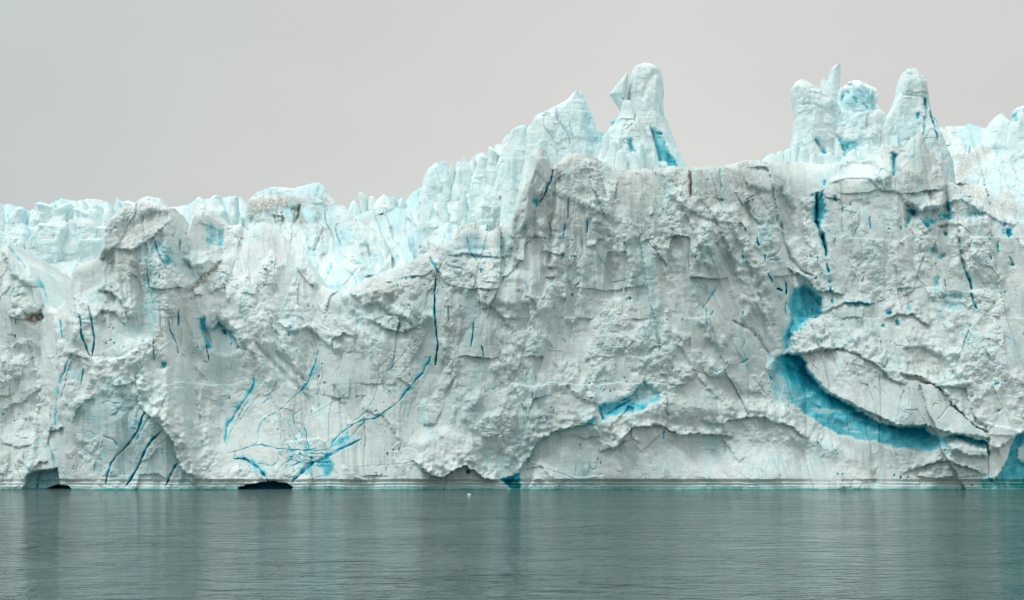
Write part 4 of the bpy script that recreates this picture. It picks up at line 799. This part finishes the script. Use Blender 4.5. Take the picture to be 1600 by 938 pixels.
serac('serac', 'pale pointed serac on the slope near the right edge of the skyline', [(181,1558,1564),(185,1554,1568),(191,1549,1574),(200,1544,1580),(215,1537,1588),(235,1528,1596)], 272, .7, seed=660, amp=.6, flute=.3, group=RG, bumps=[(1560,205,20,20,0,dict(blue=.07))])
serac('serac', 'blocky serac cut by the right edge of the picture', [(168,1588,1608),(171,1586,1618),(180,1586,1624),(190,1583,1628),(205,1578,1632),(230,1572,1640)], 268, .7, seed=670, amp=.6, flute=.3, group=RG, grooves=[([(1586,175),(1585,192)],1.6,.4,.4)])

rg = np.random.RandomState(21)
for i, (u, v, wd, hg, yy) in enumerate([(1206,243,8,30,212),(1218,239,6,30,213),(1231,236,7,30,212),(1243,228,8,40,211),(1256,232,9,40,209),(1270,240,8,30,208),(1296,241,7,30,208),
    (1374,193,8,50,217),(1388,200,9,50,214),(1398,214,7,40,212),(1330,236,9,30,209),(1352,228,8,40,210)]):
    serac('ice_block', 'small broken ice block at the foot of the right-hand cluster of tall seracs', [(v,u-wd*.3,u+wd*.4),(v+3,u-wd*.7,u+wd*.7),(v+hg*.5,u-wd,u+wd),(v+hg,u-wd*1.2,u+wd*1.2)], yy, .8, seed=900+i, amp=.5, flute=.3, ang=.9, n=96, shade_tint=rg.uniform(.05,.3), slant=rg.uniform(-.8,.8), cat='ice block', group='small blocks at the foot of the right cluster', dv=1.4)
for i, (u, v, wd, hg, yy) in enumerate([(936,226,7,40,216),(946,214,6,50,214),(958,222,8,50,212),(970,236,9,40,210),(990,240,8,30,211),(1000,226,7,40,212)]):
    serac('ice_block', 'small broken ice block at the foot of the tallest pinnacle', [(v,u-wd*.3,u+wd*.4),(v+3,u-wd*.7,u+wd*.7),(v+hg*.5,u-wd,u+wd),(v+hg,u-wd*1.2,u+wd*1.2)], yy, .8, seed=940+i, amp=.5, flute=.3, ang=.9, n=96, shade_tint=rg.uniform(.05,.25), slant=rg.uniform(-.8,.8), cat='ice block', group='small blocks at the foot of the tallest pinnacle', dv=1.4)
# ------------------------------------------------------------------ small floating ice and the sea
def chunk_mesh(name, x, y, r, label, seed):
    bpy_me = bpy.data.meshes.new(name); import bmesh
    b = bmesh.new(); bmesh.ops.create_icosphere(b, subdivisions=3, radius=1)
    p = np.array([v.co[:] for v in b.verts]); k = 1+.45*fbm3(p[:,0]*1.3, p[:,1]*1.3, p[:,2]*1.3, 3, seed)
    for v, q in zip(b.verts, k): v.co = (v.co.x*r*q*1.5, v.co.y*r*q, v.co.z*r*q*.6)
    b.to_mesh(bpy_me); b.free(); bpy_me.materials.append(M_BACK)
    o = bpy.data.objects.new(name, bpy_me); COL.objects.link(o); o.location = (x, y, .02); tag(o, label, 'ice chunk')
x, y, z = at(733, 773, 172)
chunk_mesh('floating_ice', x, y, .19, 'tiny white chip of ice floating alone in front of the cliff', 5)

m = bpy.data.materials.new('fjord_water'); m.use_nodes = True; t = m.node_tree; t.nodes.clear()
def n_(ty, **k):
    q = t.nodes.new(ty)
    for a, b in k.items(): setattr(q, a, b)
    return q
o_ = n_('ShaderNodeOutputMaterial'); b = n_('ShaderNodeBsdfPrincipled'); t.links.new(b.outputs[0], o_.inputs[0])
b.inputs['Base Color'].default_value = (.052, .112, .108, 1); b.inputs['Roughness'].default_value = .075; b.inputs['IOR'].default_value = 1.33
g = n_('ShaderNodeNewGeometry'); prev = None
for sc, st, dist, det in ((.12, (1.4, 1.2, 1), 1.8, 2), (.40, (.75, 1.5, 1), 1.7, 2), (1.2, (.75, 1.4, 1), .95, 3)):
    mp = n_('ShaderNodeMapping'); mp.inputs['Scale'].default_value = st; mp.inputs['Rotation'].default_value = (0, 0, R(6)); t.links.new(g.outputs['Position'], mp.inputs[0])
    q = n_('ShaderNodeTexNoise'); q.inputs['Scale'].default_value = sc; q.inputs['Detail'].default_value = det; q.inputs['Roughness'].default_value = .6; q.inputs['Distortion'].default_value = .3
    t.links.new(mp.outputs[0], q.inputs[0])
    bu = n_('ShaderNodeBump'); bu.inputs['Strength'].default_value = 1.0; bu.inputs['Distance'].default_value = dist; t.links.new(q.outputs[0], bu.inputs['Height'])
    if sc > .3:
        wp = n_('ShaderNodeTexNoise'); wp.inputs['Scale'].default_value = .035 if sc < 1 else .09; wp.inputs['Detail'].default_value = 3; t.links.new(g.outputs['Position'], wp.inputs[0])
        wr = n_('ShaderNodeMapRange'); t.links.new(wp.outputs[0], wr.inputs[0]); wr.inputs[1].default_value = .38; wr.inputs[2].default_value = .64; wr.inputs[3].default_value = dist*.45; wr.inputs[4].default_value = dist*1.35
        t.links.new(wr.outputs[0], bu.inputs['Distance'])
    if prev: t.links.new(prev, bu.inputs['Normal'])
    prev = bu.outputs[0]
t.links.new(prev, b.inputs['Normal'])
me = bpy.data.meshes.new('water'); S = 6000
me.from_pydata([(-S,-S,0),(S,-S,0),(S,S,0),(-S,S,0)], [], [(0,1,2,3)]); me.materials.append(m)
wo = bpy.data.objects.new('water', me); COL.objects.link(wo); wo['kind'] = 'structure'
